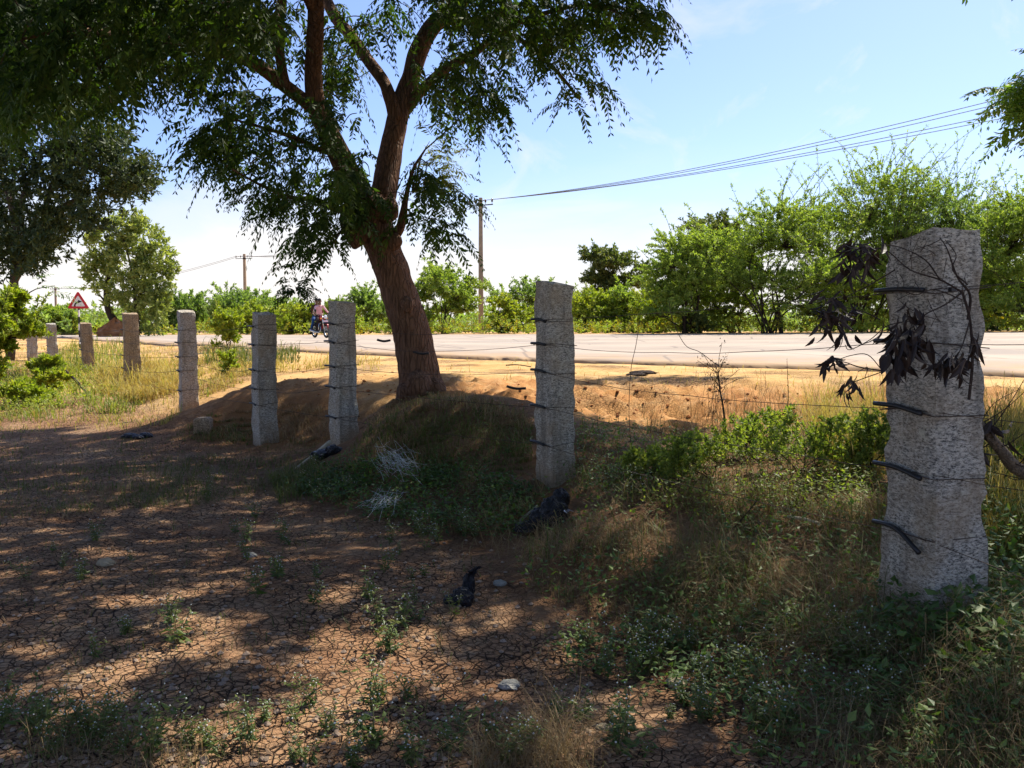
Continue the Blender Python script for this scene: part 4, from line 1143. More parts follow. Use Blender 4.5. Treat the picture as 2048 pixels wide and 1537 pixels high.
for k, (x, yt, yb, Y, w1, w2, lv, label, leanx) in enumerate(POSTS):
    b = pp[k].copy(); zt = px(x, yt, Y)[2]; gz = float(ground(b[0], b[1]))
    a = pp[max(0, k - 1)]; c = pp[min(len(pp) - 1, k + 1)]
    if k == 0: a = pp[0] + (pp[0] - pp[1])
    fd = unit((c - a)[:2]); e1 = np.array([fd[0], fd[1], 0]); n1 = np.array([-fd[1], fd[0], 0])
    if k == 0: # the nearest post is twisted a little against the line
        ca, sa = math.cos(-.16), math.sin(-.16); e1 = np.array([e1[0] * ca - e1[1] * sa, e1[0] * sa + e1[1] * ca, 0]); n1 = np.array([-e1[1], e1[0], 0])
    foot = min(gz, b[2]) - .25
    H = zt - foot; nz = max(14, int(H / .045 * (1 if k < 2 else .6))); ns = 9 if k < 2 else 6
    s = np.linspace(-.5, .5, ns)
    ring = [(u, -.5) for u in s[:-1]] + [(.5, u) for u in s[:-1]] + [(-u, .5) for u in s[:-1]] + [(-.5, -u) for u in s[:-1]]
    ring = np.array(ring); m_ = len(ring)
    t = np.linspace(0, 1, nz)
    tp = (1.13 - .22 * t) if k == 0 else (1.06 - .10 * t)
    U = ring[None, :, 0] * w1 * tp[:, None]; W = ring[None, :, 1] * w2 * tp[:, None]
    zz = foot + t[:, None] * H + 0 * U
    ph = k * 13.7
    corner = (np.abs(ring[:, 0]) > .45) & (np.abs(ring[:, 1]) > .45)
    ch = np.where(corner, .008 + .034 * np.clip(fbm(zz * 9 + ph, ring[:, 0] * 9 + ring[:, 1] * 5 + 0 * zz, 4, 2), -.3, 1), 0)
    nU = fbm(zz * 5 + ph, (ring[:, 0] * 2 + ring[:, 1] * 3) + 7 + 0 * zz, 2, 4) * .007 + fbm(zz * 22 + ph, (ring[:, 0] * 5 + ring[:, 1] * 7) + 0 * zz, 8, 3) * .008
    ln = np.hypot(U, W); f = (ln + nU - ch * 1.0) / ln
    U = U * f; W = W * f
    zz[-1] += .02 * fbm(ring[:, 0] * 3 + ph, ring[:, 1] * 3, 6, 3) + ring[:, 0] * .03 * (1 if k else -.9)
    lean_ = math.radians(leanx) * t[:, None] * H * .6
    bow = .012 * np.sin(t * 4 + ph)[:, None]
    V = np.zeros((nz, m_, 3))
    V[..., 0] = b[0] + U * e1[0] + W * n1[0] + lean_ + bow; V[..., 1] = b[1] + U * e1[1] + W * n1[1]; V[..., 2] = zz
    V = V.reshape(-1, 3); top = V[-m_:].mean(0) + [0, 0, .012]
    i, j = np.meshgrid(np.arange(m_), np.arange(nz - 1)); q = j * m_ + i; q2 = j * m_ + (i + 1) % m_
    Q = np.stack([q, q2, q2 + m_, q + m_], -1).reshape(-1, 4)
    # a slightly sunken, uneven top built from two inner rings
    inner = (V[-m_:] - top) * .55 + top + np.column_stack([np.zeros(m_), np.zeros(m_), .012 * fbm(ring[:, 0] * 4 + ph, ring[:, 1] * 4, 3)])
    V = np.concatenate([V, inner, [top]])
    o0 = (nz - 1) * m_; i1 = nz * m_; jj = np.arange(m_)
    Q2 = np.stack([o0 + jj, o0 + (jj + 1) % m_, i1 + (jj + 1) % m_, i1 + jj], -1)
    T = np.stack([i1 + jj, i1 + (jj + 1) % m_, jj * 0 + i1 + m_], -1)
    loc = np.array([b[0], b[1], gz])
    post = mesh_obj('stone_post', V, [np.concatenate([Q, Q2]), T], granite_brown if k in (5, 6) else granite_m, None, False, local=loc)
    post.location = [float(v) for v in loc]
    fa = post.data.attributes.new('foot', 'FLOAT', 'POINT')
    fa.data.foreach_set('value', np.clip(1 - (V[:, 2] - gz - .02 + .12 * fbm(V[:, 0] * 9, V[:, 2] * 9, 5)) / .20, 0, 1).astype(np.float32))
    tag(post, label, 'fence post', 'granite posts of the wire fence')
    # wires run along the field side, held off the stone in pieces of black hose and tied round the post
    face = n1 * (w2 / 2) * 1.03
    if np.dot(n1[:2], -b[:2]) < 0: face = -face
    fn = unit(face)
    for li, y in enumerate(lv):
        z = px(x, y, Y)[2]; tt = (z - foot) / H
        cpt = np.array([b[0] + math.radians(leanx) * tt * H * .6, b[1], z]) + face + fn * .016
        attach[li][k] = cpt - e1 * 0
        Ls = (.285 if k == 0 else .20) * (1 if k < 3 else .9)
        off = .042 if k == 0 else .05
        sg = 1 if fd[1] > 0 else -1
        A_ = cpt + e1 * (Ls / 2 + off); B_ = cpt - e1 * (Ls / 2 - off)
        sag = [.0, .005, .01, .015, .06][li] if k == 0 else .012 * random.random()
        pts = smooth_line(np.array([A_ + [0, 0, .008], (A_ + B_) / 2 + [0, 0, .008], B_ - [0, 0, sag]]), 4)
        sl = MB(); sl.tube(pts, .0098 if k == 0 else .0105, 8)
        sl.build('rubber_sleeve', rubber, post, True, local=loc)
        if k < 5:
            # tie wire looped round the stone
            hw1, hw2 = w1 / 2 * 1.03 + .006, w2 / 2 * 1.03 + .006
            zr = [z + random.uniform(-.02, .03) for _ in range(4)]
            cc = np.array([b[0] + math.radians(leanx) * tt * H * .6, b[1], 0])
            lp = [cc + e1 * hw1 * s1 + fn * hw2 * s2 + np.array([0, 0, zr[q_]]) for q_, (s1, s2) in enumerate([(1, 1), (1, -1), (-1, -1), (-1, 1)])]
            lp = [cpt + [0, 0, .004]] + lp + [cpt]
            tw = MB(); tw.tube(np.array(lp), .0022 if k < 2 else .003, 4, False); tw.build('tie_wire', wire_m, post, local=loc)
    # old nail and drill holes of the nearest post
    if k == 0:
        hz = px(x, 583, Y)[2]
        rgt = -e1 if np.dot(-e1[:2], -b[:2]) > 0 else e1
        hc = np.array([b[0], b[1], hz]) + rgt * w1 / 2 * 1.02 + fn * .05 + np.array([math.radians(leanx) * .7 * H * .6, 0, 0])
        hm = MB(); hm.tube(np.array([hc - rgt * .03, hc + rgt * .004]), .011, 10); hm.build('drill_hole', rubber, post, local=loc)

names = ['topmost strand of the wire fence, running past every stone post', 'second wire strand from the top of the post fence', 'middle wire strand of the post fence', 'fourth wire strand from the top of the post fence', 'lowest wire strand of the post fence, just above the weeds']
for li in range(5):
    pts = []
    A0 = attach[li][0]; d0 = attach[li][0] - attach[li][1]
    seq = [A0 + unit(d0) * 2.6 + np.array([.25, 0, [.02, .0, -.02, .03, -.34][li]])] + attach[li]
    out_ = []
    for k in range(len(seq) - 1):
        a, b = seq[k], seq[k + 1]; n = 14; t = np.linspace(0, 1, n, endpoint=False)[:, None]
        s = random.uniform(.01, .06) * (1 if k else .3) + (.06 if (li, k) in ((1, 2), (0, 2), (2, 4)) else 0)
        seg = a * (1 - t) + b * t; seg[:, 2] -= (4 * s * t * (1 - t))[:, 0]
        seg[:, 2] += .010 * fbm(np.arange(n) * .5, np.full(n, k * 3. + li), 3)
        out_.append(seg)
    out_ = np.concatenate(out_ + [[seq[-1]]])
    wmb = MB(); rr = np.interp(out_[:, 1], [2, 9, 20], [.0014, .0024, .0042]); wmb.tube(out_, rr, 5)
    tag(wmb.build('fence_wire', wire_m), names[li], 'fence wire', 'wire strands of the fence')
# loose ends hanging over the wires between the two nearest posts
for pix, lab in [([(1440, 735, 5.6), (1400, 705, 5.55), (1370, 690, 5.5), (1345, 640, 5.5), (1338, 600, 5.5)], 'thin loose wire end curling up from the wires right of the second post'),
                 ([(1262, 900, 6.2), (1258, 820, 6.15), (1262, 740, 6.1), (1272, 690, 6.1), (1280, 640, 6.1)], 'thin dry stalk-like wire standing between the two nearest posts')]:
    w_ = MB(); w_.tube(smooth_line(px([p[0] for p in pix], [p[1] for p in pix], [p[2] for p in pix]), 6), .0022, 4)
    tag(w_.build('loose_wire', wire_m), lab, 'loose wire')
for (x0, y0, x1, y1, Y, lab) in [(754, 680, 781, 681, 8.2, 'short curved black hose piece on the top wire in front of the trunk'), (826, 704, 858, 707, 8.2, 'straight black hose piece on the wire crossing the trunk'), (1013, 773, 1052, 777, 7.4, 'black hose piece on the wire left of the second post')]:
    w_ = MB(); a, b = px(x0, y0, Y), px(x1, y1, Y); w_.tube(smooth_line(np.array([a, (a + b) / 2 - [0, 0, .012], b]), 4), .011, 8)
    tag(w_.build('hose_piece', rubber, None, True), lab, 'hose piece')

# ------------------------------------------------------------------ utility poles and power wires
concrete = plain('pole_concrete', (.36, .27, .19), .85, .2, 0, .15, 3)
iron = plain('dark_iron', (.03, .028, .03), .6, .4, .3)
porc = plain('dark_insulator', (.05, .025, .025), .3, .5)


def utility_pole(x, yt, yb, Y, w, label, tilt=0, arm=1.6, armrot=.9):
    b = px(x, yb, Y); b[2] = ground(b[0], b[1]); zt = px(x, yt, Y)[2]; H = zt - b[2]
    root = tag(empty('utility_pole', b), label, 'utility pole', 'concrete poles of the power line')
    mb = MB()
    lo, hi = w * .5, w * .36
    q = np.array([[-1, -1], [1, -1], [1, 1], [-1, 1]]); V = []
    ch = .8
    ring = np.array([[-1, -ch], [-ch, -1], [ch, -1], [1, -ch], [1, ch], [ch, 1], [-ch, 1], [-1, ch]])
    for t, r in ((-.03, lo), (.3, lo * .9 + hi * .1), (.7, lo * .4 + hi * .6), (1, hi), (1.004, hi * .8)):
        V.append(np.column_stack([ring * r + [tilt * t, 0], np.full(8, t * H)]))
    V = np.concatenate(V + [[[tilt, 0, H * 1.004]]]); j = np.arange(8)
    Q = np.concatenate([np.stack([k * 8 + j, k * 8 + (j + 1) % 8, k * 8 + 8 + (j + 1) % 8, k * 8 + 8 + j], -1) for k in range(4)])
    mb.add(V, Q, np.stack([32 + j, 32 + (j + 1) % 8, j * 0 + 40], -1))
    mb.build('pole', concrete, root)
    zc = H * .945
    d = np.array([math.cos(armrot), -math.sin(armrot), 0])
    am = MB(); R_ = np.stack([d, [d[1], -d[0], 0], [0, 0, 1]], 1)
    am.box([tilt - .0, -hi - .05, zc], [arm, .05, .06], R_); am.build('crossarm', iron, root)
    ins = []
    for s in (-.47, -.2, .2, .47):
        c = np.array([tilt, -hi - .05, zc + .05]) + d * s * arm
        im = MB(); im.tube(np.array([c, c + [0, 0, .10], c + [0, 0, .11], c + [0, 0, .20], c + [0, 0, .21], c + [0, 0, .30]]), np.array([.015, .015, .06, .05, .065, .035]), 8)
        im.build('insulator', porc, root, True); ins.append(b + c + [0, 0, .24])
    bm = MB(); bm.tube(np.array([[tilt, 0, zc - .06], [tilt, 0, zc + .08]]), hi * 1.5, 8); bm.build('clamp', iron, root)
    return ins


pA = utility_pole(962, 397, 668, 52, .30, 'tall concrete utility pole standing alone near the middle of the skyline', 0, 1.75, .55)
pB = utility_pole(492, 509, 668, 98, .36, 'shorter far utility pole left of the motorcycle riders', .0, 2.2, .3)
pC = utility_pole(114, 575, 668, 170, .42, 'tiny far utility pole standing above the road sign', 0, 2.4, .3)
nxt = px(np.array([3900., 3980, 4040, 4100]), np.array([-330., -325, -255, -235]), np.array([14.6, 14.8, 15.0, 15.2]))
def fit_sag(a, b, xt, yt):
    lo, hi = 0., 8.
    t = np.linspace(0, 1, 300)[:, None]
    for _ in range(30):
        m_ = (lo + hi) / 2; P_ = a * (1 - t) + b * t; P_[:, 2] -= (4 * m_ * t * (1 - t))[:, 0]
        X_, Y_ = to_px(P_); y_ = np.interp(xt, X_, Y_)
        if y_ < yt: lo = m_
        else: hi = m_
    return lo


sagA = [fit_sag(np.array(pA[k]), np.array(nxt[k]), 1720, (266, 273, 286, 292)[k]) for k in range(4)]
for (s, e, lbl, n_, sag) in [(pA, nxt, 'tall pole to the upper right corner', 4, sagA), (pB, pA, 'far shorter pole to the tall pole', 3, (1.0, 1.1, 1.2)), (pC, pB, 'tiny pole to the shorter pole', 2, (1.2, 1.3))]:
    for k in range(n_):
        a, b = np.array(s[k]), np.array(e[k]); t = np.linspace(0, 1, 40)[:, None]
        P_ = a * (1 - t) + b * t; P_[:, 2] -= (4 * sag[k] * t * (1 - t))[:, 0]
        w_ = MB(); w_.tube(P_, np.interp(P_[:, 1], [15, 50, 100, 170], [.011, .015, .02, .026]), 4)
        tag(w_.build('power_wire', steel_m), ['uppermost', 'second', 'third', 'lowest'][k] + ' power wire from the ' + lbl, 'power wire', 'power wires from the ' + lbl)

# ------------------------------------------------------------------ warning sign
red_p = plain('sign_red', (.55, .02, .03), .4, .4, 0, .1); white_p = plain('sign_white', (.78, .77, .75), .4, .4, 0, .05); black_p = plain('sign_black', (.015, .015, .017), .5, .3)
SY = 32.0
sb = px(160, 690, SY); sb[2] = ground(sb[0], sb[1]); stop_ = px(153, 617, SY)[2] - sb[2]
sign = tag(empty('road_sign', sb, .28), 'red-bordered triangular warning sign with a black right-curve arrow on a striped post', 'road sign')
L_ = .72; hgt = L_ * .9


def rounded_tri(L, r, n=5):
    R0 = L / math.sqrt(3); pts = []
    for k in range(3):
        a = math.pi / 2 + k * 2 * math.pi / 3; c = np.array([math.cos(a), math.sin(a)]) * (R0 - 2 * r)
        for t in np.linspace(-math.pi / 3, math.pi / 3, n): pts.append(c + r * np.array([math.cos(a + t), math.sin(a + t)]))
    return np.array(pts)


def plate(mb, p2, y0, y1):
    n = len(p2); c = p2.mean(0)
    V = np.concatenate([np.column_stack([p2[:, 0], np.full(n, y0), p2[:, 1]]), np.column_stack([p2[:, 0], np.full(n, y1), p2[:, 1]]), [[c[0], y0, c[1]], [c[0], y1, c[1]]]])
    j = np.arange(n); k = (j + 1) % n
    mb.add(V, np.stack([j, k, n + k, n + j], -1), np.concatenate([np.stack([j, k, j * 0 + 2 * n], -1), np.stack([n + k, n + j, j * 0 + 2 * n + 1], -1)]))


zc = stop_ + L_ / math.sqrt(3) / 2
tri = rounded_tri(L_ + .05, .045) + [0, zc]
mb = MB(); plate(mb, tri, -.05, -.035); mb.build('border', red_p, sign)
mb = MB(); plate(mb, rounded_tri(L_ * .66, .02) + [0, zc], -.056, -.0501); mb.build('face', white_p, sign)
ang = np.linspace(math.pi * .98, math.pi * .56, 9); mid_ = np.stack([.17 * np.cos(ang) + .05, .17 * np.sin(ang) - .13], 1)
mid_ = np.concatenate([mid_[:1] - [0, .03], mid_]); wd = np.linspace(.040, .026, len(mid_))
tg_ = unit(np.gradient(mid_, axis=0)); nn_ = np.stack([-tg_[:, 1], tg_[:, 0]], 1) * wd[:, None] / 1.4
V = np.stack([mid_ + nn_, mid_ - nn_], 1).reshape(-1, 2)
V = np.concatenate([V, [mid_[-1] + [-.02, .065], mid_[-1] + [.115, .004], mid_[-1] + [-.02, -.06]]]); k = np.arange(len(mid_) - 1) * 2; m0 = len(mid_) * 2
mb = MB(); mb.add(np.column_stack([V[:, 0], np.full(len(V), -.0605), V[:, 1] + zc]), np.stack([k, k + 1, k + 3, k + 2], -1), [[m0, m0 + 2, m0 + 1]]); mb.build('arrow', black_p, sign)
mb = MB()
nb = 8
for k in range(nb):
    a, b = -.1 + (stop_ + .45 + .1) * k / nb, -.1 + (stop_ + .45 + .1) * (k + 1) / nb
    mb.tube(np.array([[0, 0, a], [0, 0, b]]), .033, 10, True, m=k % 2)
mb.build('post', [black_p, white_p], sign)

# ------------------------------------------------------------------ motorcycle with two riders
chrome = plain('chrome', (.55, .55, .56), .25, .5, .9, .05); tyre_m = plain('tyre_rubber', (.015, .015, .016), .8, .2); redpaint = plain('red_paint', (.42, .015, .02), .25, .6, 0, .05)
blk = plain('black_metal', (.015, .015, .016), .4, .5, .3); seat_m = plain('black_seat', (.02, .018, .018), .6, .3); lampg = plain('lamp_glass', (.75, .76, .78), .1, .6, .2, .03)
MY = 38.0; YAW = math.radians(-54)
mp0 = px(641, 677, MY); mz = float(road_z(mp0[0], mp0[1]))
bike = tag(empty('motorcycle', (mp0[0], mp0[1], mz), YAW), 'red and black motorcycle carrying two riders along the road', 'motorcycle')


def wheel(cx, R_):
    a = np.linspace(0, 2 * math.pi, 29)
    ring = lambda r: np.stack([cx + r * np.cos(a), 0 * a, R_ + r * np.sin(a)], 1)
    t = MB(); t.tube(ring(R_ - .045), .045, 8, False); w = t.build('tyre', tyre_m, None, True)
    wroot = MB(); wroot.tube(np.array([[cx, -.06, R_], [cx, .06, R_]]), .06, 12); wo_ = wroot.build('wheel', blk, bike, True)
    w.parent = wo_
    r = MB(); r.tube(ring(R_ - .095), .018, 6, False); r.build('rim', chrome, wo_, True)
    s = MB()
    for k in range(18):
        q = k * 2 * math.pi / 18
        s.tube(np.array([[cx + .05 * math.cos(q), .03 * (-1) ** k, R_ + .05 * math.sin(q)], [cx + (R_ - .1) * math.cos(q), 0, R_ + (R_ - .1) * math.sin(q)]]), .006, 4)
    s.build('spokes', chrome, wo_)


wheel(.66, .31); wheel(-.62, .31)
mb = MB()
for sgn in (-1, 1): mb.tube(np.array([[.66, sgn * .09, .31], [.46, sgn * .09, .86], [.42, sgn * .08, .98]]), .027, 8)
mb.build('fork', chrome, bike, True)
mb = MB(); a = np.linspace(math.radians(20), math.radians(165), 12)
for sgn in (-.055, 0, .055): mb.tube(np.stack([.66 + .36 * np.cos(a), 0 * a + sgn, .31 + .36 * np.sin(a)], 1), .032, 6)
mb.build('front_mudguard', redpaint, bike, True)
mb = MB(); a = np.linspace(math.radians(40), math.radians(190), 12)
for sgn in (-.05, 0, .05): mb.tube(np.stack([-.62 + .36 * np.cos(a), 0 * a + sgn, .33 + .36 * np.sin(a)], 1), .03, 6)
mb.build('rear_mudguard', blk, bike, True)
mb = MB(); mb.tube(smooth_line(np.array([[.40, 0, .84], [.32, 0, .87], [.12, 0, .86], [-.02, 0, .80]]), 4), np.array([.07, .10, .12, .13, .135, .135, .13, .125, .12, .11, .10, .085, .06]), 12); mb.build('fuel_tank', redpaint, bike, True)
mb = MB()
for y_ in (-.07, 0, .07): mb.tube(smooth_line(np.array([[.0, y_, .79], [-.25, y_, .78], [-.6, y_, .82], [-.78, y_, .84]]), 4), .06, 8)
mb.build('seat', seat_m, bike, True)
mb = MB(); mb.box([.08, 0, .42], [.30, .24, .24]); mb.tube(np.array([[.14, 0, .5], [.22, 0, .74]]), .085, 10)
for q in range(5): mb.tube(np.array([[.14 + .016 * q, 0, .54 + .04 * q], [.147 + .016 * q, 0, .555 + .04 * q]]), .12, 12)
mb.build('engine', blk, bike)
mb = MB()
for y_ in (-.1, .1):
    mb.tube(smooth_line(np.array([[.42, y_ * .4, .9], [.30, y_, .62], [.28, y_, .30], [-.1, y_, .27], [-.35, y_, .42], [-.62, y_, .31]]), 4), .02, 6)
    mb.tube(np.array([[-.62, y_, .33], [-.50, y_ * 1.2, .78]]), .025, 8); mb.tube(np.array([[.30, y_ * .5, .76], [-.7, y_, .74]]), .02, 6)
mb.build('frame', blk, bike, True)
mb = MB(); mb.tube(smooth_line(np.array([[.26, -.1, .55], [.34, -.13, .36], [.2, -.15, .26], [-.2, -.16, .27], [-.75, -.17, .34]]), 5), np.concatenate([np.full(11, .022), np.full(10, .042)]), 8); mb.build('exhaust_pipe', chrome, bike, True)
mb = MB(); mb.tube(smooth_line(np.array([[.22, -.36, 1.03], [.33, -.27, 1.04], [.40, -.1, 1.0], [.40, .1, 1.0], [.33, .27, 1.04], [.22, .36, 1.03]]), 4), .014, 6); mb.build('handlebar', blk, bike, True)
hl = MB(); hl.tube(np.array([[.46, 0, .93], [.5, 0, .93], [.565, 0, .93]]), np.array([.05, .085, .095]), 14); h_ = hl.build('headlight', blk, bike, True)
hl = MB(); hl.tube(np.array([[.566, 0, .93], [.572, 0, .93], [.585, 0, .93]]), np.array([.09, .085, .03]), 14); hl.build('lens', lampg, h_, True)
mb = MB(); mb.box([.60, 0, .745], [.012, .26, .07], np.array([[1, 0, 0], [0, 1, 0], [0, 0, 1]])); mb.build('number_plate', white_p, bike)
for sgn in (-1, 1):
    mb = MB(); mb.tube(np.array([[.30, sgn * .28, 1.05], [.30, sgn * .34, 1.2]]), .007, 5); mb.tube(np.array([[.30, sgn * .35, 1.22], [.285, sgn * .35, 1.22]]), .05, 10); mb.build('mirror', blk, bike)
    mb = MB(); mb.tube(np.array([[.47, sgn * .10, .86], [.47, sgn * .2, .86]]), .028, 8); mb.build('indicator', plain('amber', (.7, .25, .02), .3), bike)
    mb = MB(); mb.tube(np.array([[.02, sgn * .08, .30], [.02, sgn * .26, .30]]), .015, 6); mb.build('footrest', blk, bike)
    mb = MB(); mb.tube(smooth_line(np.array([[.30, sgn * .06, .68], [.38, sgn * .22, .62], [.38, sgn * .24, .36], [.28, sgn * .08, .30]]), 4), .014, 6); mb.build('leg_guard', chrome, bike, True)

skin_m = plain('brown_skin', (.17, .085, .05), .6, .35, 0, .1); hair_m = plain('black_hair', (.012, .010, .010), .6, .3)
pink = plain('pink_shirt', (.72, .42, .42), .8, .15, 0, .08, 12); trous = plain('dark_trousers', (.035, .025, .025), .85, .1, 0, .2, 20); blue = plain('blue_cloth', (.02, .07, .22), .85, .1, 0, .2, 15); dkshirt = plain('maroon_shirt', (.10, .02, .025), .85, .1, 0, .2, 15); shoe = plain('sandal', (.03, .022, .018), .6)
UP = np.array([0, 0, 1.])


def rider(label, hip, lean, cloth, legs, hand_t, foot_t, knee_t, head_dir):
    """a seated figure grown as one skin over its joints; coordinates are the motorcycle's"""
    J = []; E = []; Rd = []; M = []
    def add(p, r, par, m):
        J.append(np.asarray(p, float)); Rd.append(r); M.append(m)
        if par is not None: E.append((par, len(J) - 1))
        return len(J) - 1
    hip = np.asarray(hip, float)
    P0 = add(hip, (.145, .12), None, 1)
    wst = add(hip + [lean * .25, 0, .17], (.14, .105), P0, 0)
    chest = add(hip + [lean * .7, 0, .37], (.165, .115), wst, 0)
    nb_ = add(hip + [lean, 0, .51], (.085, .075), chest, 0)
    nk = add(hip + [lean * 1.08, 0, .57], (.054, .054), nb_, 2)
    hd = np.asarray(hip + [lean * 1.15, 0, .70])
    jaw = add(hd + [.02, 0, -.055], (.066, .070), nk, 2)
    hc = add(hd + [.0, 0, .02], (.078, .092), jaw, 2)
    crown = add(hd + [-.01, 0, .085], (.066, .075), hc, 2)
    for s in (-1, 1):
        sh = add(hip + [lean * .95, s * .185, .455], (.062, .062), nb_, 0)
        hnd = np.asarray(hand_t, float) * [1, s, 1]
        el = (J[sh] + hnd) / 2 + np.array([-.03, s * .09, -.10])
        ua = add((J[sh] + el) / 2, (.052, .052), sh, 0); e_ = add(el, (.044, .044), ua, 0)
        fa = add((el * .6 + hnd * .4), (.040, .040), e_, 2); wr = add(el * .18 + hnd * .82, (.028, .028), fa, 2)
        d = unit(hnd - el); pm = add(hnd, (.030, .036), wr, 2)
        for f in range(4):
            off = np.array([0, s * (.027 - .018 * f), .006 - .004 * f])
            f1 = add(hnd + d * .035 + off, (.0095, .0095), pm, 2); add(hnd + d * (.060 - .004 * abs(f - 1)) + off + [.0, 0, -.03], (.0085, .0085), f1, 2)
        th = add(hnd + d * .005 + np.array([0, -s * .04, -.005]), (.0105, .0105), pm, 2); add(hnd + d * .03 + np.array([0, -s * .045, -.03]), (.009, .009), th, 2)
        hj = add(hip + [.04, s * .10, -.02], (.098, .095), P0, 1)
        kn = np.asarray(knee_t, float) * [1, s, 1]; ft = np.asarray(foot_t, float) * [1, s, 1]
        md = add((J[hj] + kn) / 2 + [0, 0, .015], (.082, .08), hj, 1); kj = add(kn, (.062, .06), md, 1)
        cf = add(kn * .6 + ft * .4 + [-.03, 0, 0], (.058, .056), kj, 1); an = add(ft + [-.02, 0, .07], (.040, .040), cf, 1)
        hl_ = add(ft + [-.05, 0, .02], (.036, .034), an, 3); add(ft + [.09, s * .01, .01], (.038, .026), hl_, 3); add(ft + [.17, s * .015, .005], (.030, .020), len(J) - 1, 3)
    me = bpy.data.meshes.new('person'); me.from_pydata([tuple(p) for p in J], E, [])
    o = bpy.data.objects.new('person_rig', me); C.objects.link(o)
    sk = o.modifiers.new('skin', 'SKIN'); sk.branch_smoothing = .4
    for v, r in zip(me.skin_vertices[0].data, Rd): v.radius = r; v.use_root = False
    me.skin_vertices[0].data[0].use_root = True
    sb2 = o.modifiers.new('sub', 'SUBSURF'); sb2.levels = 2; sb2.render_levels = 2
    dg = bpy.context.evaluated_depsgraph_get(); ev = o.evaluated_get(dg)
    nm = bpy.data.meshes.new_from_object(ev)
    bpy.data.objects.remove(o)
    body = link(bpy.data.objects.new('person', nm))
    nm.materials.clear()
    for m_ in (cloth, legs, skin_m, shoe): nm.materials.append(m_)
    JA = np.array(J)
    for p_ in nm.polygons:
        c_ = np.array(p_.center); p_.material_index = M[int(np.argmin(np.linalg.norm(JA - c_, axis=1)))]; p_.use_smooth = True
    body.location = (mp0[0], mp0[1], mz); body.rotation_euler = (0, 0, YAW)
    tag(body, label, 'person')
    # hair as a close cap; face
    u, v = np.meshgrid(np.linspace(0, 2 * math.pi, 17)[:-1], np.linspace(0, 1, 7)); th = v * 1.75
    hv = np.stack([-.012 + .098 * np.sin(th) * np.cos(u), .083 * np.sin(th) * np.sin(u), .03 + .108 * np.cos(th) + .03 * np.maximum(0, np.cos(u)) * v], -1) + hd
    i, j = np.meshgrid(np.arange(16), np.arange(6)); q, q2 = j * 16 + i, j * 16 + (i + 1) % 16
    mesh_obj('hair', hv.reshape(-1, 3), np.stack([q, q + 16, q2 + 16, q2], -1).reshape(-1, 4), hair_m, body, True)
    f = MB(); f.tube(np.array([hd + [.085, 0, .03], hd + [.105, 0, -.005], hd + [.09, 0, -.02]]), np.array([.008, .014, .010]), 6); f.build('nose', skin_m, body, True)
    for s in (-1, 1):
        f = MB(); f.tube(np.array([hd + [.074, s * .032, .022], hd + [.088, s * .031, .022]]), np.array([.014, .009]), 8); f.build('eye', hair_m, body, True)
        f = MB(); f.tube(np.array([hd + [0, s * .082, -.03], hd + [-.01, s * .092, 0], hd + [0, s * .085, .025]]), .012, 6); f.build('ear', skin_m, body, True)
    f = MB(); f.tube(np.array([hd + [.078, -.026, -.052], hd + [.09, 0, -.055], hd + [.078, .026, -.052]]), .007, 6); f.build('mouth', plain('lip', (.12, .04, .035), .5), body, True)
    return body


r1 = rider('rider in a pink long-sleeved shirt and dark trousers steering the motorcycle', (-.16, 0, .93), .10, pink, trous, (.30, .30, 1.06), (.04, .17, .31), (.27, .20, .78), 0)
cl_ = MB(); cl_.tube(np.array([[-.05, -.045, 1.445], [0.02, -.04, 1.45], [.05, 0, 1.41], [0.02, .04, 1.45], [-.05, .045, 1.445]]), .014, 6); cl_.build('collar', pink, r1, True)
rider('passenger in dark top and blue trousers sitting behind the rider in pink', (-.52, .02, .95), .08, dkshirt, blue, (-.20, .16, 1.00), (-.40, .24, .36), (-.20, .24, .80), 0)

# ------------------------------------------------------------------ grass and ground cover
rng = np.random.default_rng(300)
straw = leaf_mat('dry_straw', [(.08, .045, .022), (.17, .105, .048), (.28, .195, .09), (.42, .33, .18)], .32, (1.1, 1.05, .8), .7, 2.5)
gold = leaf_mat('golden_grass', [(.24, .15, .04), (.38, .27, .07), (.46, .37, .11), (.36, .36, .08)], .40, (1.15, 1.15, .7), .7, 1.2)
green_g = leaf_mat('green_grass', [(.035, .055, .015), (.07, .10, .024), (.12, .145, .035), (.17, .15, .055)], .35, (1.2, 1.3, .5), .6, 2.0)
lime_g = leaf_mat('lime_grass', [(.07, .10, .02), (.14, .18, .03), (.24, .27, .05), (.34, .31, .08)], .42, (1.2, 1.3, .5), .6, 2.0)
herb = leaf_mat('herb_leaf', [(.03, .065, .018), (.07, .13, .03), (.125, .19, .042), (.21, .25, .06)], .35, (1.3, 1.5, .5), .5, 2.0)
herb_d = leaf_mat('deep_green_leaf', [(.022, .05, .016), (.05, .10, .026), (.09, .145, .034), (.15, .19, .05)], .34, (1.3, 1.5, .5), .5, 2.0)
litter_m = leaf_mat('leaf_litter', [(.05, .025, .015), (.14, .075, .04), (.26, .16, .09), (.40, .29, .18)], .12, (1.1, 1, .8), .8, 3)

bush_mats['bund'] = leaf_mat('small_shrub_leaf', [(.06, .10, .022), (.13, .185, .038), (.23, .27, .06), (.36, .35, .10)], .50, (1.3, 1.45, .45), .5, 3)


def on_ground(poly, n, thin=None):
    P = ray_ground(*sample_poly(poly, n, rng).T)
    P = P[np.isfinite(P[:, 2]) & (P[:, 1] < 130)]
    if thin is not None:   # clumpy growth
        k = fbm(P[:, 0] * thin, P[:, 1] * thin, 77, 3) + .5
        P = P[rng.random(len(P)) < np.clip(k * 1.7 - .25, .04, 1)]
    return P


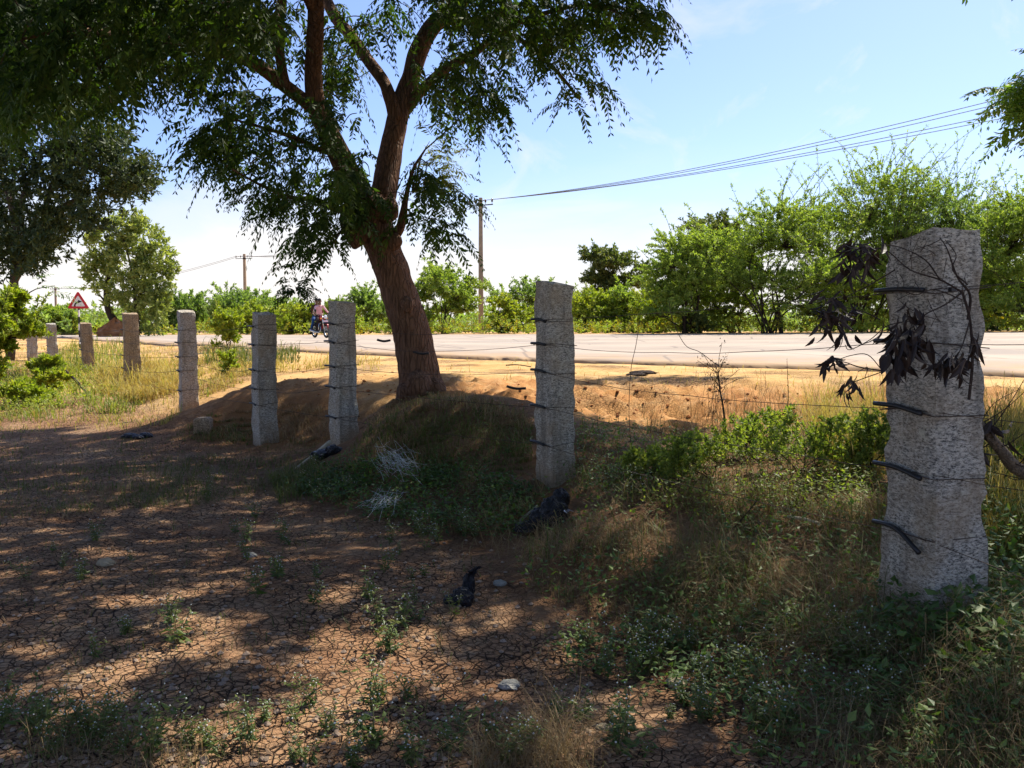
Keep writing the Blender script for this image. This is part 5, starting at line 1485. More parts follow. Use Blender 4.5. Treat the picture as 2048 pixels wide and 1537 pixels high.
def blade_mesh(P, h, w, lean, lie=0.):
    """tapering bent grass blades standing on P -> verts, tris"""
    n = len(P); a = rng.random(n) * 2 * math.pi
    d = np.stack([np.cos(a), np.sin(a), 0 * a], 1); s = np.stack([-np.sin(a), np.cos(a), 0 * a], 1)
    ln = lean * (.3 + rng.random(n)); h = h * (.5 + .9 * rng.random(n))
    up = np.array([0, 0, 1.])
    c = np.cos(np.minimum(ln, 1.5)); sn = np.sin(np.minimum(ln, 1.5))
    m1 = P + (d * (sn * .35)[:, None] + up * (c * .6)[:, None] * (1 - lie * .5)) * h[:, None]
    m2 = P + (d * (sn * .80)[:, None] + up * ((c * .9) * (1 - lie))[:, None]) * h[:, None] + up * .012
    tp = P + (d * (sn * 1.25 + .12)[:, None] + up * (np.maximum(c * .95 - .35 * sn, .02) * (1 - lie))[:, None]) * h[:, None] + up * .008
    w = np.broadcast_to(w, (n,))[:, None]
    P = P - up * .01
    V = np.stack([P - s * w / 2, P + s * w / 2, m1 + s * w * .42, m1 - s * w * .42, m2 + s * w * .28, m2 - s * w * .28, tp], 1)
    k = np.arange(n)[:, None] * 7
    T = np.concatenate([k + [0, 1, 2], k + [0, 2, 3], k + [3, 2, 4], k + [3, 4, 5], k + [5, 4, 6]], 1).reshape(-1, 3)
    return V.reshape(-1, 3), T


def grass(name, parts):
    """parts: (points, height, width, lean, lie, material)"""
    Vs, Ts, mats, mi, n = [], [], [], [], 0
    for P, h, w, ln, lie, m in parts:
        if not len(P): continue
        h = h * np.clip(1 + 1.5 * fbm(P[:, 0] * 2.6, P[:, 1] * 2.6, 41, 3), .3, 1.9)
        V, T = blade_mesh(P, h, w * np.clip(P[:, 1] / 6, .7, 3), ln, lie)
        Vs.append(V); Ts.append(T + n); n += len(V); mats.append(m); mi.append(np.full(len(T), len(mats) - 1))
    return tag(mesh_obj(name, np.concatenate(Vs), np.concatenate(Ts), mats, mi=np.concatenate(mi)), kind='stuff')


sun_left = [(-40, 694), (250, 686), (400, 694), (560, 706), (560, 732), (480, 770), (390, 806), (330, 850), (200, 868), (-40, 866)]
grass('dry_grass', [
    (on_ground(sun_left, 22000, .8), .10, .0045, .8, .1, gold), (on_ground(sun_left, 3000, .8), .11, .006, .8, 0, lime_g), (on_ground([(-40, 740), (170, 730), (330, 780), (260, 830), (-40, 850)], 3000, 1.5), .14, .007, .8, 0, lime_g),
    (on_ground([(200, 740), (330, 735), (360, 790), (280, 810), (190, 790)], 2200), .28, .005, .7, 0, gold),
    (on_ground([(120, 690), (250, 690), (250, 750), (110, 760)], 1200), .26, .006, .7, 0, lime_g),
    (on_ground([(360, 690), (640, 700), (760, 712), (760, 745), (640, 740), (480, 760), (400, 800), (340, 840)], 4200, .8), .13, .0045, .9, .1, gold),
    (on_ground([(400, 690), (600, 700), (600, 725), (460, 740), (410, 730)], 1500, 1), .25, .006, .8, .1, green_g),
    (on_ground([(880, 715), (2048, 740), (2048, 800), (1700, 790), (1200, 770), (900, 760)], 500, .6), .08, .004, 1.0, .2, gold),
])
creep = [(590, 985), (640, 945), (700, 925), (800, 935), (920, 955), (1060, 985), (1080, 1020), (1040, 1075), (930, 1075), (820, 1055), (700, 1025)]
moundA = [(700, 905), (740, 850), (780, 812), (860, 796), (960, 800), (1040, 820), (1066, 850), (1066, 940), (1000, 975), (860, 950), (760, 930)]
mid_bund = [(1150, 850), (1300, 860), (1760, 880), (1780, 1060), (1500, 1060), (1300, 1010), (1140, 1000)]
straw_z = [(1030, 1120), (1120, 1060), (1250, 1000), (1400, 1040), (1600, 1060), (1770, 1060), (1790, 1200), (1800, 1330), (1500, 1310), (1250, 1260), (1080, 1190)]
corner = [(1780, 1190), (1990, 1130), (2100, 1100), (2100, 1560), (1500, 1560), (1560, 1450), (1780, 1380)]
grass('bund_grass', [
    (on_ground(moundA, 9000, 1.6), .075, .0035, 1.0, .2, straw), (on_ground(moundA, 5000, 1.4), .07, .0045, 1.0, .15, green_g),
    (on_ground(mid_bund, 5000, 1.5), .15, .0035, 1.0, .2, straw), (on_ground(mid_bund, 2500, 1.5), .12, .005, 1.0, .15, green_g),
    (on_ground(straw_z, 8500, 2), .22, .0030, 1.3, .45, straw), (on_ground(straw_z, 2500, 2), .22, .0045, 1.1, .2, green_g),
    (on_ground([(1280, 822), (1770, 822), (1770, 905), (1500, 890), (1300, 880)], 1400, 1.2), .30, .003, .6, 0, straw),
    (on_ground([(1600, 840), (1770, 835), (1770, 960), (1640, 940)], 1600), .34, .004, .6, 0, gold),
    (on_ground([(1950, 850), (2100, 850), (2100, 1130), (1975, 1130)], 3200), .36, .004, .7, .05, gold), (on_ground([(1950, 900), (2100, 900), (2100, 1130), (1975, 1130)], 2200), .30, .005, .8, .05, green_g),
    (on_ground(creep, 2600, 1.8), .12, .0032, 1.1, .25, straw), (on_ground(corner, 4500, 1.6), .22, .0034, 1.2, .35, straw), (on_ground(corner, 2000, 2), .16, .0042, 1.1, .2, green_g),
    (on_ground([(930, 960), (1080, 960), (1130, 1080), (1000, 1120), (900, 1060)], 2600, 2), .16, .0035, 1.1, .25, straw),
    (on_ground([(980, 1480), (1130, 1470), (1190, 1560), (940, 1560)], 900), .20, .0028, 1.1, .2, straw),
    (on_ground([(540, 960), (640, 930), (660, 980), (560, 1010)], 700), .12, .004, .9, .2, green_g),
])
grass('field_grass', [
    (on_ground([(-40, 872), (640, 880), (620, 960), (420, 1010), (-40, 1040)], 7500, 1.0), .055, .004, 1.0, .2, green_g), (on_ground([(-40, 868), (640, 880), (620, 980), (-40, 1060)], 4500, .9), .06, .0035, 1.1, .3, straw),
    (on_ground([(-40, 1000), (900, 1000), (1100, 1250), (1300, 1560), (-40, 1560)], 2600, 1.6), .06, .0028, 1.2, .4, straw), (on_ground([(-40, 1000), (900, 1000), (1100, 1250), (1300, 1560), (-40, 1560)], 1500, 1.4), .06, .004, 1.0, .1, green_g),
    (on_ground([(330, 880), (520, 800), (650, 820), (660, 890), (560, 890)], 2200, 1.4), .09, .0035, 1.0, .2, straw), (on_ground([(330, 880), (430, 830), (500, 850), (520, 890)], 1200, 1.4), .08, .004, 1.0, .2, green_g),
    (on_ground([(60, 1480), (260, 1440), (420, 1500), (380, 1560), (60, 1560)], 700, 2), .10, .003, 1.1, .2, straw),
])


def ground_leaves(name, parts):
    """small broad leaves on short stalks: points, height, leaf length, leaf width, leaves per plant, material"""
    Vs, Qs, mats, mi, n = [], [], [], [], 0
    for P, h, L, W, k, m in parts:
        q = len(P); b = np.repeat(P, k, 0)
        off = rng.normal(size=(q * k, 3)) * [h * .55, h * .55, 0]
        b = b + off; b[:, 2] = np.maximum(ground(b[:, 0], b[:, 1]), b[:, 2] - .1) + rng.random(q * k) * h + .008
        D = unit(rand_dirs(q * k, rng) * [1, 1, .45] + [0, 0, .05]); S = unit(np.cross(D, [0, 0, 1.]) + rng.normal(size=D.shape) * .35)
        sc = rng.uniform(.55, 1.3, q * k)
        V, Q = kites(b, D, S, L * sc, W * sc, .12, .45)
        Vs.append(V); Qs.append(Q + n); n += len(V); mats.append(m); mi.append(np.full(len(Q), len(mats) - 1))
    return tag(mesh_obj(name, np.concatenate(Vs), np.concatenate(Qs), mats, mi=np.concatenate(mi)), kind='stuff')


ground_leaves('ground_cover', [
    (on_ground([(1290, 880), (1500, 860), (1770, 850), (1770, 1040), (1500, 1050), (1280, 1020)], 800, 1.3), .14, .030, .014, 9, bush_mats['bund']),
    (on_ground(creep, 1300, 1.9), .10, .038, .024, 8, herb_d), (on_ground(creep, 900, 1.5), .12, .034, .018, 6, herb),
    (on_ground(corner, 180, 1.9), .16, .040, .024, 6, herb_d), (on_ground(corner, 420, 1.9), .12, .032, .014, 6, herb), (on_ground([(1790, 1180), (2060, 1160), (2060, 1400), (1850, 1380), (1780, 1290)], 200), .18, .046, .03, 7, herb_d),
    (on_ground(straw_z, 500, 2.2), .14, .035, .02, 7, herb), (on_ground([(1150, 860), (1320, 880), (1320, 1010), (1160, 1000)], 500, 1.6), .20, .03, .016, 8, herb),
    (on_ground([(1960, 960), (2060, 940), (2060, 1160), (1975, 1140)], 420), .28, .04, .022, 9, herb), (on_ground(moundA, 420, 2), .08, .025, .012, 6, herb),
    (on_ground([(1100, 1270), (1500, 1240), (1800, 1290), (1800, 1440), (1560, 1470), (1300, 1390), (1120, 1330)], 420, 2), .10, .035, .018, 6, herb),
    (on_ground([(-40, 740), (140, 735), (230, 790), (120, 830), (-40, 830)], 900, 1.5), .22, .05, .03, 7, bush_mats['lime']),
])
# fallen leaves, bits of bark and grit
Pn = on_ground([(-40, 880), (700, 880), (1100, 1080), (1800, 1300), (2060, 1560), (-40, 1560)], 7000, 1.2)
b = Pn + [0, 0, .004]; D = unit(rand_dirs(len(b), rng) * [1, 1, .12]); S = unit(np.cross(D, [0, 0, 1.]) + rng.normal(size=D.shape) * .15)
sc = rng.uniform(.3, 1.2, len(b)) ** 1.5
V, Q = kites(b, D, S, .032 * sc, .016 * sc, .2, .5)
tag(mesh_obj('leaf_litter', V, Q, litter_m), kind='stuff')
# clods and pebbles of the red bank and the verge
Pn = on_ground([(880, 770), (1200, 765), (1760, 790), (1760, 870), (1500, 850), (1150, 830), (1000, 800)], 240); Pn = np.concatenate([Pn, on_ground([(560, 730), (780, 730), (800, 790), (660, 800), (560, 760)], 120), on_ground([(-40, 900), (1000, 950), (1300, 1560), (-40, 1560)], 1100)])
cl_ = MB()
oct_ = np.array([[1, 0, 0], [-1, 0, 0], [0, 1, 0], [0, -1, 0], [0, 0, 1], [0, 0, -1.]]); of = np.array([[0, 2, 4], [2, 1, 4], [1, 3, 4], [3, 0, 4], [2, 0, 5], [1, 2, 5], [3, 1, 5], [0, 3, 5]])
for k, p in enumerate(Pn):
    r = (.008 + .026 * rng.random() ** 3) if k < 350 else .005 + .012 * rng.random()
    # twelve-cornered lumps: an octahedron with its edges pushed out unevenly
    E = np.array([(oct_[a] + oct_[b_]) * .62 for a, b_ in ((0, 2), (2, 1), (1, 3), (3, 0), (0, 4), (2, 4), (1, 4), (3, 4))])
    Vp = np.concatenate([oct_, E]) * (.75 + .5 * rng.random((14, 1))) * [1, 1, .7] * r
    a_, ca, sa = rng.random() * 6.28, 0, 0; ca, sa = math.cos(a_), math.sin(a_); Vp = Vp @ np.array([[ca, sa, 0], [-sa, ca, 0], [0, 0, 1]])
    T = [[0, 6, 10], [6, 2, 11], [6, 11, 10], [10, 11, 4], [2, 7, 11], [7, 1, 12], [7, 12, 11], [11, 12, 4], [1, 8, 12], [8, 3, 13], [8, 13, 12], [12, 13, 4], [3, 9, 13], [9, 0, 10], [9, 10, 13], [13, 10, 4], [6, 0, 5], [2, 6, 5], [7, 2, 5], [1, 7, 5], [8, 1, 5], [3, 8, 5], [9, 3, 5], [0, 9, 5]]
    cl_.add(Vp + p + [0, 0, r * .25], None, T, m=0 if k < 350 else 1)
tag(cl_.build('pebbles', [red_earth, plain('field_pebble', (.26, .19, .14), .9, .2, 0, .35, 9)]), kind='stuff')

# ------------------------------------------------------------------ weeds with round white flower heads
weed_leaf = leaf_mat('weed_leaf', [(.035, .065, .015), (.07, .115, .025), (.12, .16, .035), (.22, .21, .05)], .38, (1.3, 1.4, .45), .5, 5)
weed_stem = plain('weed_stem', (.14, .13, .05), .7, .2); flower = plain('white_flower', (.55, .55, .48), .8, .2, 0, .08)


def weed_mesh(seed, h, nst, leafL=.05, flowers=True, leafy=1.0):
    r = np.random.default_rng(seed); mb = MB(); LP, LD, LS, LL = [], [], [], []; heads = []
    for k in range(nst):
        a = r.random() * 6.28; sp = r.uniform(.1, .75)
        e = np.array([math.cos(a) * sp, math.sin(a) * sp, 1.]) * h * r.uniform(.55, 1.1)
        ln = smooth_line(np.array([[0, 0, -.01], e * .5 + np.array([0, 0, .06 * h]) + r.normal(size=3) * .02 * h, e]), 6)
        mb.tube(ln, np.linspace(.0022, .0012, len(ln)), 4, False, m=1)
        nn = int((4 + r.integers(3)) * leafy)
        for t in np.linspace(.25, .97, nn):
            p = ln[int(t * (len(ln) - 1))]; b_ = r.random() * 3.14
            for s in (0, math.pi):
                d = np.array([math.cos(b_ + s), math.sin(b_ + s), r.uniform(-.7, .35)]); LP.append(p); LD.append(d); LL.append(leafL * r.uniform(.55, 1.25) * (1.15 - .5 * t))
                if r.random() < .03 and flowers: heads.append(p + d * .02 + [0, 0, .022])
            if r.random() < .28:
                q = p + np.array([math.cos(b_ + 1.5) * .05, math.sin(b_ + 1.5) * .05, .05]) * h * 4 * r.uniform(.5, 1)
                mb.tube(np.array([p, (p + q) / 2 + [0, 0, .004], q]), .0011, 3, False, m=1); heads.append(q) if flowers and r.random() < .6 else None
                for s in (0, 2.2):
                    LP.append(q); LD.append(np.array([math.cos(b_ + s), math.sin(b_ + s), -.3])); LL.append(leafL * .6)
        if flowers: heads.append(e + [0, 0, .004])
    D = unit(np.array(LD)); S = unit(np.cross(D, [0, 0, 1.]) + r.normal(size=D.shape) * .3)
    L = np.array(LL)
    # a leaf is two blades end to end, the outer one drooping
    P = np.array(LP); V, Q = kites(P, D, S, L, L * .42, .14, .48); mb.add(V, Q)
    for c in heads:
        rr = r.uniform(.0028, .0046)
        E = np.array([(oct_[a] + oct_[b_]) * .7 for a, b_ in ((0, 2), (2, 1), (1, 3), (3, 0), (0, 4), (2, 4), (1, 4), (3, 4))])
        T = [[0, 6, 10], [6, 2, 11], [6, 11, 10], [10, 11, 4], [2, 7, 11], [7, 1, 12], [7, 12, 11], [11, 12, 4], [1, 8, 12], [8, 3, 13], [8, 13, 12], [12, 13, 4], [3, 9, 13], [9, 0, 10], [9, 10, 13], [13, 10, 4], [6, 0, 5], [2, 6, 5], [7, 2, 5], [1, 7, 5], [8, 1, 5], [3, 8, 5], [9, 3, 5], [0, 9, 5]]
        mb.add(np.concatenate([oct_, E]) * rr + c, None, T, m=2)
    return mb


protos = []
for k in range(9):
    mb = weed_mesh(400 + k, [.16, .20, .24, .13, .28, .18, .22, .11, .26][k], [4, 5, 6, 4, 5, 7, 6, 5, 8][k])
    protos.append(mb.build('flowering_weed', [weed_leaf, weed_stem, flower]))
spots = []
for poly, n in [([(1080, 1280), (1500, 1240), (1800, 1300), (1800, 1430), (1560, 1480), (1300, 1390), (1120, 1340)], 48), ([(0, 1360), (140, 1400), (330, 1480), (330, 1537), (0, 1537)], 22), ([(740, 1080), (960, 1050), (980, 1150), (780, 1180)], 18), ([(720, 1190), (980, 1190), (1000, 1290), (760, 1310)], 16),
                ([(450, 1060), (720, 1060), (720, 1240), (430, 1240)], 9), ([(20, 1080), (260, 1080), (400, 1330), (60, 1340)], 11), ([(560, 1370), (900, 1380), (1060, 1537), (560, 1537)], 16), ([(400, 930), (720, 930), (720, 1050), (420, 1050)], 9), ([(1050, 1440), (1500, 1420), (1600, 1537), (1000, 1537)], 16), ([(1150, 960), (1300, 930), (1320, 1060), (1160, 1050)], 8), ([(330, 1390), (560, 1380), (560, 1530), (340, 1500)], 7)]:
    spots += [tuple(p) for p in sample_poly(poly, n, rng) if not (855 < p[0] < 990 and 1100 < p[1] < 1300)]
special = [((355, 1285), 1.25, 'upright pale green flowering weed catching the sun at left of the cracked ground'), ((515, 1195), 1.2, 'leafy round weed clump in the middle of the cracked ground'), ((493, 1085), 1.0, 'small bushy weed on bare ground below the sun-flecked strip'), ((800, 1250), 1.2, 'sunlit weed with yellowing lower leaves left of the small black bag'),
           ((912, 1240), .6, 'flowering weed directly in front of the small black bag'), ((745, 1500), 1.3, 'weed with large leaves at the bottom edge between two sun patches'), ((1235, 1510), 1.2, 'white-headed weed at the bottom edge right of the dry grass tuft'), ((1410, 1370), 1.1, 'bright weed beside the tan stone right of the cracked ground')]
for k, ((x, y), s, lab) in enumerate(special + [((x, y), None, None) for x, y in spots]):
    if k < len(protos): o = protos[k]
    else:
        o = protos[int(rng.integers(len(protos)))].copy(); C.objects.link(o)
        for key in ('label',):
            if key in o: del o[key]
    p = spot(x, y)
    if not np.isfinite(p[2]): p = np.array([0, 3, 0.])
    o.location = [float(v) for v in p - [0, 0, .004]]; o.rotation_euler = (rng.normal() * .12, rng.normal() * .12, rng.random() * 6.28)
    sc = (s * .85 if s else rng.uniform(.35, .95)); o.scale = (sc, sc, sc * rng.uniform(.85, 1.15))
    tag(o, lab or 'low green weed with tiny round white flower heads in the tree shade', 'weed', 'white-headed weeds in the shaded field')

# shrubs on the bund between the two nearest posts
G5 = 'small-leaved shrubs on the bund'
for k, (x, yb, yt, hf, Y, lab) in enumerate([(1420, 1050, 955, 125, 5.7, 'small-leaved green shrub on the bund right of the second post'), (1590, 1065, 940, 125, 5.6, 'sun-touched shrub on the bund midway to the nearest post'), (1725, 1060, 935, 85, 5.4, 'yellow-green shrub tucked against the left side of the nearest post'), (1305, 1035, 965, 80, 6.0, 'thin olive shrub just right of the second post'), (1500, 1050, 960, 90, 6.4, 'leafy shrub behind the two bund shrubs, on the ditch side')]):
    bush('bund_shrub', lab, 'shrub', G5, x, yb, yt, hf, Y, 'bund', 500 + k, 95, 15, .030, .0145, whip=26, stems=9, low=.06, clumps=12, stemr=.007)
bush('bund_shrub', 'thorny undergrowth at the right edge behind the nearest post', 'shrub', G5, 2050, 1130, 960, 70, 4.6, 'bund', 522, 110, 18, .032, .016, whip=10, stems=9, low=.04, clumps=9, stemr=.006)

# dry weed stalk with a dark seed head, and a thin sapling
st = MB(); b = spot(1452, 880); b = px(1452, 884, 6.6); b[2] = ground(b[0], b[1])
q = px(np.array([1455, 1448, 1440, 1436]), np.array([890, 830, 780, 740]), np.full(4, 6.6)); q[0] = b
st.tube(smooth_line(q, 5), np.linspace(.010, .004, 16), 6)
tips = []
for k in range(15):
    a = smooth_line(q, 5)[rng.integers(7, 16)]; e = a + unit(np.array([rng.normal(), rng.normal() * .5, 1.0 + rng.random()])) * rng.uniform(.06, .24)
    st.tube(np.array([a, (a + e) / 2 + rng.normal(size=3) * .006, e]), .0022, 3, False); tips.append(e)
tips = np.array(tips)
dw = tag(empty('dry_weed', b), 'dead brown weed stalk with a dark leafy head standing on the bund', 'weed')
st.build('stem', stem_mat, dw, local=b)
c = px(1436, 772, 6.6); P = np.concatenate([c + rng.normal(size=(130, 3)) * [.045, .045, .085], np.repeat(tips, 4, 0) + rng.normal(size=(60, 3)) * .012]); D = rand_dirs(len(P), rng)
V, Q = kites(P, D, side_of(D, rng), .026 * rng.uniform(.5, 1.2, len(P)), .011, .2)
dead_leaf = leaf_mat('dead_dark_leaf', [(.010, .007, .007), (.02, .013, .012), (.035, .022, .018), (.055, .035, .026)], .10, (1.2, 1, .8), .55, 8, .3)
mesh_obj('leaf_head', V, Q, [dead_leaf], dw, local=b)
for k, (xb, yb_, xt, yt, Y, lab) in enumerate([(1702, 900, 1696, 765, 6.4, 'slim bare sapling on the bund below the hanging dead leaves'), (1570, 870, 1574, 722, 7.6, 'thin lone grass stalk in front of the road edge')]):
    b = px(xb, yb_, Y); b[2] = min(b[2], ground(b[0], b[1])); t = px(xt, yt, Y); st = MB()
    ln = smooth_line(np.array([b, (b + t) / 2 + [.02, 0, 0], t]), 6); st.tube(ln, np.linspace(.006, .002, len(ln)), 5)
    P = ln[rng.integers(4, len(ln), 14)]; D = unit(rand_dirs(14, rng) + [0, 0, .4]); V, Q = kites(P, D, side_of(D, rng), .035, .012)
    st.add(V, Q, m=1)
    tag(st.build('thin_sapling', [stem_mat, weed_leaf]), lab, 'sapling')
# tall fine seed stalks at the bottom edge
st = MB(); b0 = spot(1090, 1480)
for k in range(9):
    b = b0 + np.array([rng.normal() * .05, rng.normal() * .05, 0]); t = b + np.array([rng.normal() * .06 - .01, rng.normal() * .04, rng.uniform(.18, .34)])
    st.tube(smooth_line(np.array([b - [0, 0, .01], (b + t) / 2 + rng.normal(size=3) * .008, t]), 4), np.linspace(.0014, .0007, 9), 4)
    st.tube(np.array([t, t + [0, 0, .012], t + [0, 0, .03]]), np.array([.001, .0022, .0006]), 5)
tag(st.build('seed_stalk_tuft', straw), 'tuft of thin dry seed stalks near the bottom centre edge', 'grass tuft')

# ------------------------------------------------------------------ dead branch caught on the nearest post
def big_leaves(P, D, S, L, W, curl=.25):
    """pointed oval leaves with a folded midrib: ten corners each"""
    n = len(P); L = np.broadcast_to(L, (n,))[:, None]; W = np.broadcast_to(W, (n,))[:, None]; N = np.cross(D, S)
    rows = []
    for t, w in ((0, .06), (.22, .72), (.48, 1.0), (.75, .66), (1.0, .04)):
        c = P + D * L * t - N * L * curl * t * t
        for s in (-1, 0, 1): rows.append(c + S * W * .5 * w * s + N * W * (.16 * w if s else -.06))
    V = np.stack(rows, 1); k = np.arange(n)[:, None] * 15
    Q = np.concatenate([k + [3 * r + s, 3 * r + s + 1, 3 * r + s + 4, 3 * r + s + 3] for r in range(4) for s in range(2)], 1).reshape(-1, 4)
    return V.reshape(-1, 3), Q


rng = np.random.default_rng(600)
dead_twig = bark_mat('dead_twig', (.025, .018, .016), (.085, .06, .05), 4)
root_p = px(1925, 585, 3.28)
db_ = tag(empty('dead_branch', root_p), 'dead twiggy branch with black shrivelled leaves draped over the nearest granite post', 'dead branch')
tw = MB()
def twig(pix, r0=.004, r1=.0015):
    ln = smooth_line(px([p[0] for p in pix], [p[1] for p in pix], [p[2] for p in pix]), 5); tw.tube(ln, np.linspace(r0, r1, len(ln)), 5); return ln
twig([(1936, 640, 3.30), (1940, 590, 3.28), (1915, 555, 3.22), (1895, 500, 3.24), (1880, 476, 3.3)], .006); twig([(1938, 800, 3.33), (1945, 720, 3.31), (1940, 640, 3.30), (1925, 585, 3.26)], .006, .005)
twig([(1925, 585, 3.25), (1880, 560, 3.2), (1820, 540, 3.2), (1770, 500, 3.2), (1720, 500, 3.2)]); twig([(1880, 560, 3.2), (1850, 520, 3.2), (1800, 495, 3.22), (1760, 490, 3.2)], .003)
twig([(1925, 585, 3.25), (1890, 610, 3.2), (1850, 630, 3.17), (1820, 660, 3.15)]); twig([(1935, 570, 3.24), (1905, 540, 3.2), (1912, 510, 3.22), (1890, 480, 3.26)], .003); twig([(1925, 600, 3.22), (1870, 580, 3.19), (1830, 590, 3.18), (1800, 575, 3.18)], .0025)
twig([(1790, 540, 3.2), (1740, 570, 3.25), (1700, 590, 3.3), (1680, 600, 3.3)], .003); twig([(1760, 640, 3.25), (1730, 625, 3.28), (1690, 615, 3.3)], .003); twig([(1850, 640, 3.16), (1780, 650, 3.2), (1740, 680, 3.25), (1700, 700, 3.3), (1690, 690, 3.3)], .002)
twig([(1765, 742, 3.25), (1720, 735, 3.28), (1690, 725, 3.3), (1668, 722, 3.3)], .003); twig([(1765, 742, 3.25), (1735, 710, 3.28), (1700, 712, 3.3), (1672, 722, 3.3)], .002); twig([(1762, 745, 3.25), (1720, 760, 3.28), (1700, 770, 3.3), (1698, 800, 3.3)], .002); twig([(1730, 755, 3.27), (1735, 735, 3.28), (1715, 745, 3.3)], .0015)
twig([(1940, 640, 3.28), (1925, 690, 3.22), (1910, 720, 3.2)], .003); twig([(1940, 700, 3.28), (1955, 680, 3.27), (1958, 665, 3.27)], .0015); twig([(1935, 690, 3.27), (1950, 710, 3.25), (1956, 730, 3.25)], .0015); twig([(1850, 630, 3.17), (1830, 640, 3.16), (1815, 670, 3.14)], .002); twig([(1880, 480, 3.28), (1860, 490, 3.2), (1830, 500, 3.18)], .002)
for k in range(26):
    x, y = rng.uniform(1790, 1935), rng.uniform(490, 660); a = rng.random() * 6.28; L = rng.uniform(25, 70)
    twig([(x, y, 3.20), (x + math.cos(a) * L * .5 + rng.normal() * 5, y + math.sin(a) * L * .5, 3.19), (x + math.cos(a) * L, y + math.sin(a) * L, 3.2)], .0015, .0007)
tw.build('twigs', dead_twig, db_, local=root_p)
for (cx0, cy0, rx, ry, n, Y, Lp, down) in [(1715, 520, 34, 26, 26, 3.22, 46, .9), (1730, 495, 40, 8, 8, 3.2, 44, .1), (1700, 560, 16, 8, 4, 3.24, 46, 1.2), (1672, 620, 32, 26, 34, 3.3, 40, .55), (1655, 650, 26, 20, 8, 3.3, 44, .9), (1690, 690, 16, 8, 6, 3.3, 40, 1.5), (1668, 725, 14, 9, 12, 3.3, 36, .35), (1652, 745, 6, 6, 3, 3.3, 40, 1.2),
                                        (1698, 775, 16, 12, 8, 3.3, 34, 1.1), (1820, 640, 14, 22, 10, 3.14, 44, .8), (1818, 685, 34, 24, 36, 3.12, 56, .8), (1800, 725, 22, 14, 14, 3.12, 58, 1.0), (1795, 755, 14, 8, 5, 3.12, 50, 1.3), (1910, 735, 26, 18, 26, 3.16, 46, 1.0), (1880, 735, 14, 10, 6, 3.16, 42, .8), (1948, 705, 9, 18, 6, 3.25, 34, 1.2), (1700, 800, 4, 8, 2, 3.3, 30, 1.5)]:
    n = int(n * 1.5); P = px(cx0 + rng.normal(size=n) * rx * .7, cy0 + rng.normal(size=n) * ry * .7 - Lp * .3 * down, Y + rng.normal(size=n) * .035)
    D = unit(rand_dirs(n, rng) * [.75, .5, .35] - np.array([0, 0, down])); S = side_of(D, rng, .9)
    V, Q = big_leaves(P, D, S, Lp * Y / F * rng.uniform(.55, 1.0, n), Lp * Y / F * .27 * rng.uniform(.6, 1.2, n), .35)
    mesh_obj('leaf_cluster', V, Q, dead_leaf, db_, local=root_p)

# broken thorny branch at the right edge
rb = px(2010, 900, 3.55)
tb_ = tag(empty('thorny_branch', rb), 'broken grey branch with thorny twigs poking in from the right edge beside the nearest post', 'branch')
tw = MB(); ln = smooth_line(px([1950, 1975, 2005, 2030, 2080, 2140], [838, 868, 905, 935, 960, 1000], [3.5, 3.5, 3.55, 3.6, 3.6, 3.6]), 5); tw.tube(ln, np.linspace(.017, .034, len(ln)), 9, True, bump=.2)
tw.build('branch', bark_mat('grey_dead_bark', (.10, .075, .055), (.27, .21, .15), 3), tb_, True, local=rb)
tw = MB()
for k in range(34):
    a = ln[rng.integers(2, len(ln))]; d = unit(np.array([rng.normal() * .6, rng.normal() * .4, rng.normal() * .8 + .25])); e = a + d * rng.uniform(.06, .3)
    l2 = smooth_line(np.array([a, (a + e) / 2 + rng.normal(size=3) * .02, e]), 4); tw.tube(l2, np.linspace(.0028, .001, len(l2)), 4)
    for q in range(5):
        p = l2[rng.integers(2, len(l2))]; t = p + rand_dirs(1, rng)[0] * .016; tw.tube(np.array([p, t]), np.array([.0012, .0003]), 3, False)
tw.build('thorny_twigs', dead_twig, tb_, local=rb)
P = px(np.array([1955, 1985, 1990, 1965, 2020, 2015, 1940, 1960, 2022, 1950, 1975]), np.array([845, 840, 880, 880, 860, 880, 880, 905, 845, 900, 850]), np.full(11, 3.48)); D = unit(rand_dirs(11, rng) * [1, .5, .6] + [.2, 0, -.3])
V, Q = big_leaves(P, D, side_of(D, rng, .9), .085, .03, .3); mesh_obj('dead_leaf', V, Q, dead_leaf, tb_, local=rb)

# ------------------------------------------------------------------ litter lying about
plastic = None
m, nt, out = new_mat('black_plastic'); p = objc(nt)
bsdf(nt, out, ramp(nt, noise(nt, p, 9, 4), [(.3, (.004, .004, .006)), (.8, (.010, .010, .017))]).outputs[0], .38, .35, 0, bump(nt, noise(nt, p, 22, 5, .6, 1.5), .9, .02)); plastic = m


def crumpled(name, label, cat, lumps, seed, mat, group=None):
    """a crushed plastic bag: overlapping folded lumps drawn together into one skin"""
    import bmesh
    bm = bmesh.new(); b = spot(*lumps[0][:2])
    for (x, y, rx, ry, rz, zoff) in lumps:
        c = spot(x, y) - b + np.array([0, 0, zoff])
        r = bmesh.ops.create_icosphere(bm, subdivisions=4, radius=1)
        for v in r['verts']:
            q = np.array(v.co); n = .24 * fbm(q[0] * 2.2 + seed, q[1] * 2.2 + q[2] * 1.7, seed, 4) + .30 * abs(fbm(q[0] * 3 + q[2] * 2, q[1] * 3 + 4, seed + 3, 3)) - .05
            q = q * (1 + n); v.co = (c[0] + q[0] * rx, c[1] + q[1] * ry, max(c[2] + q[2] * rz, -.03))
    me = bpy.data.meshes.new(name); bm.to_mesh(me); bm.free(); me.materials.append(mat)
    for f in me.polygons: f.use_smooth = False
    o = link(bpy.data.objects.new(name, me)); o.location = [float(t) for t in b]
    return tag(o, label, cat, group)


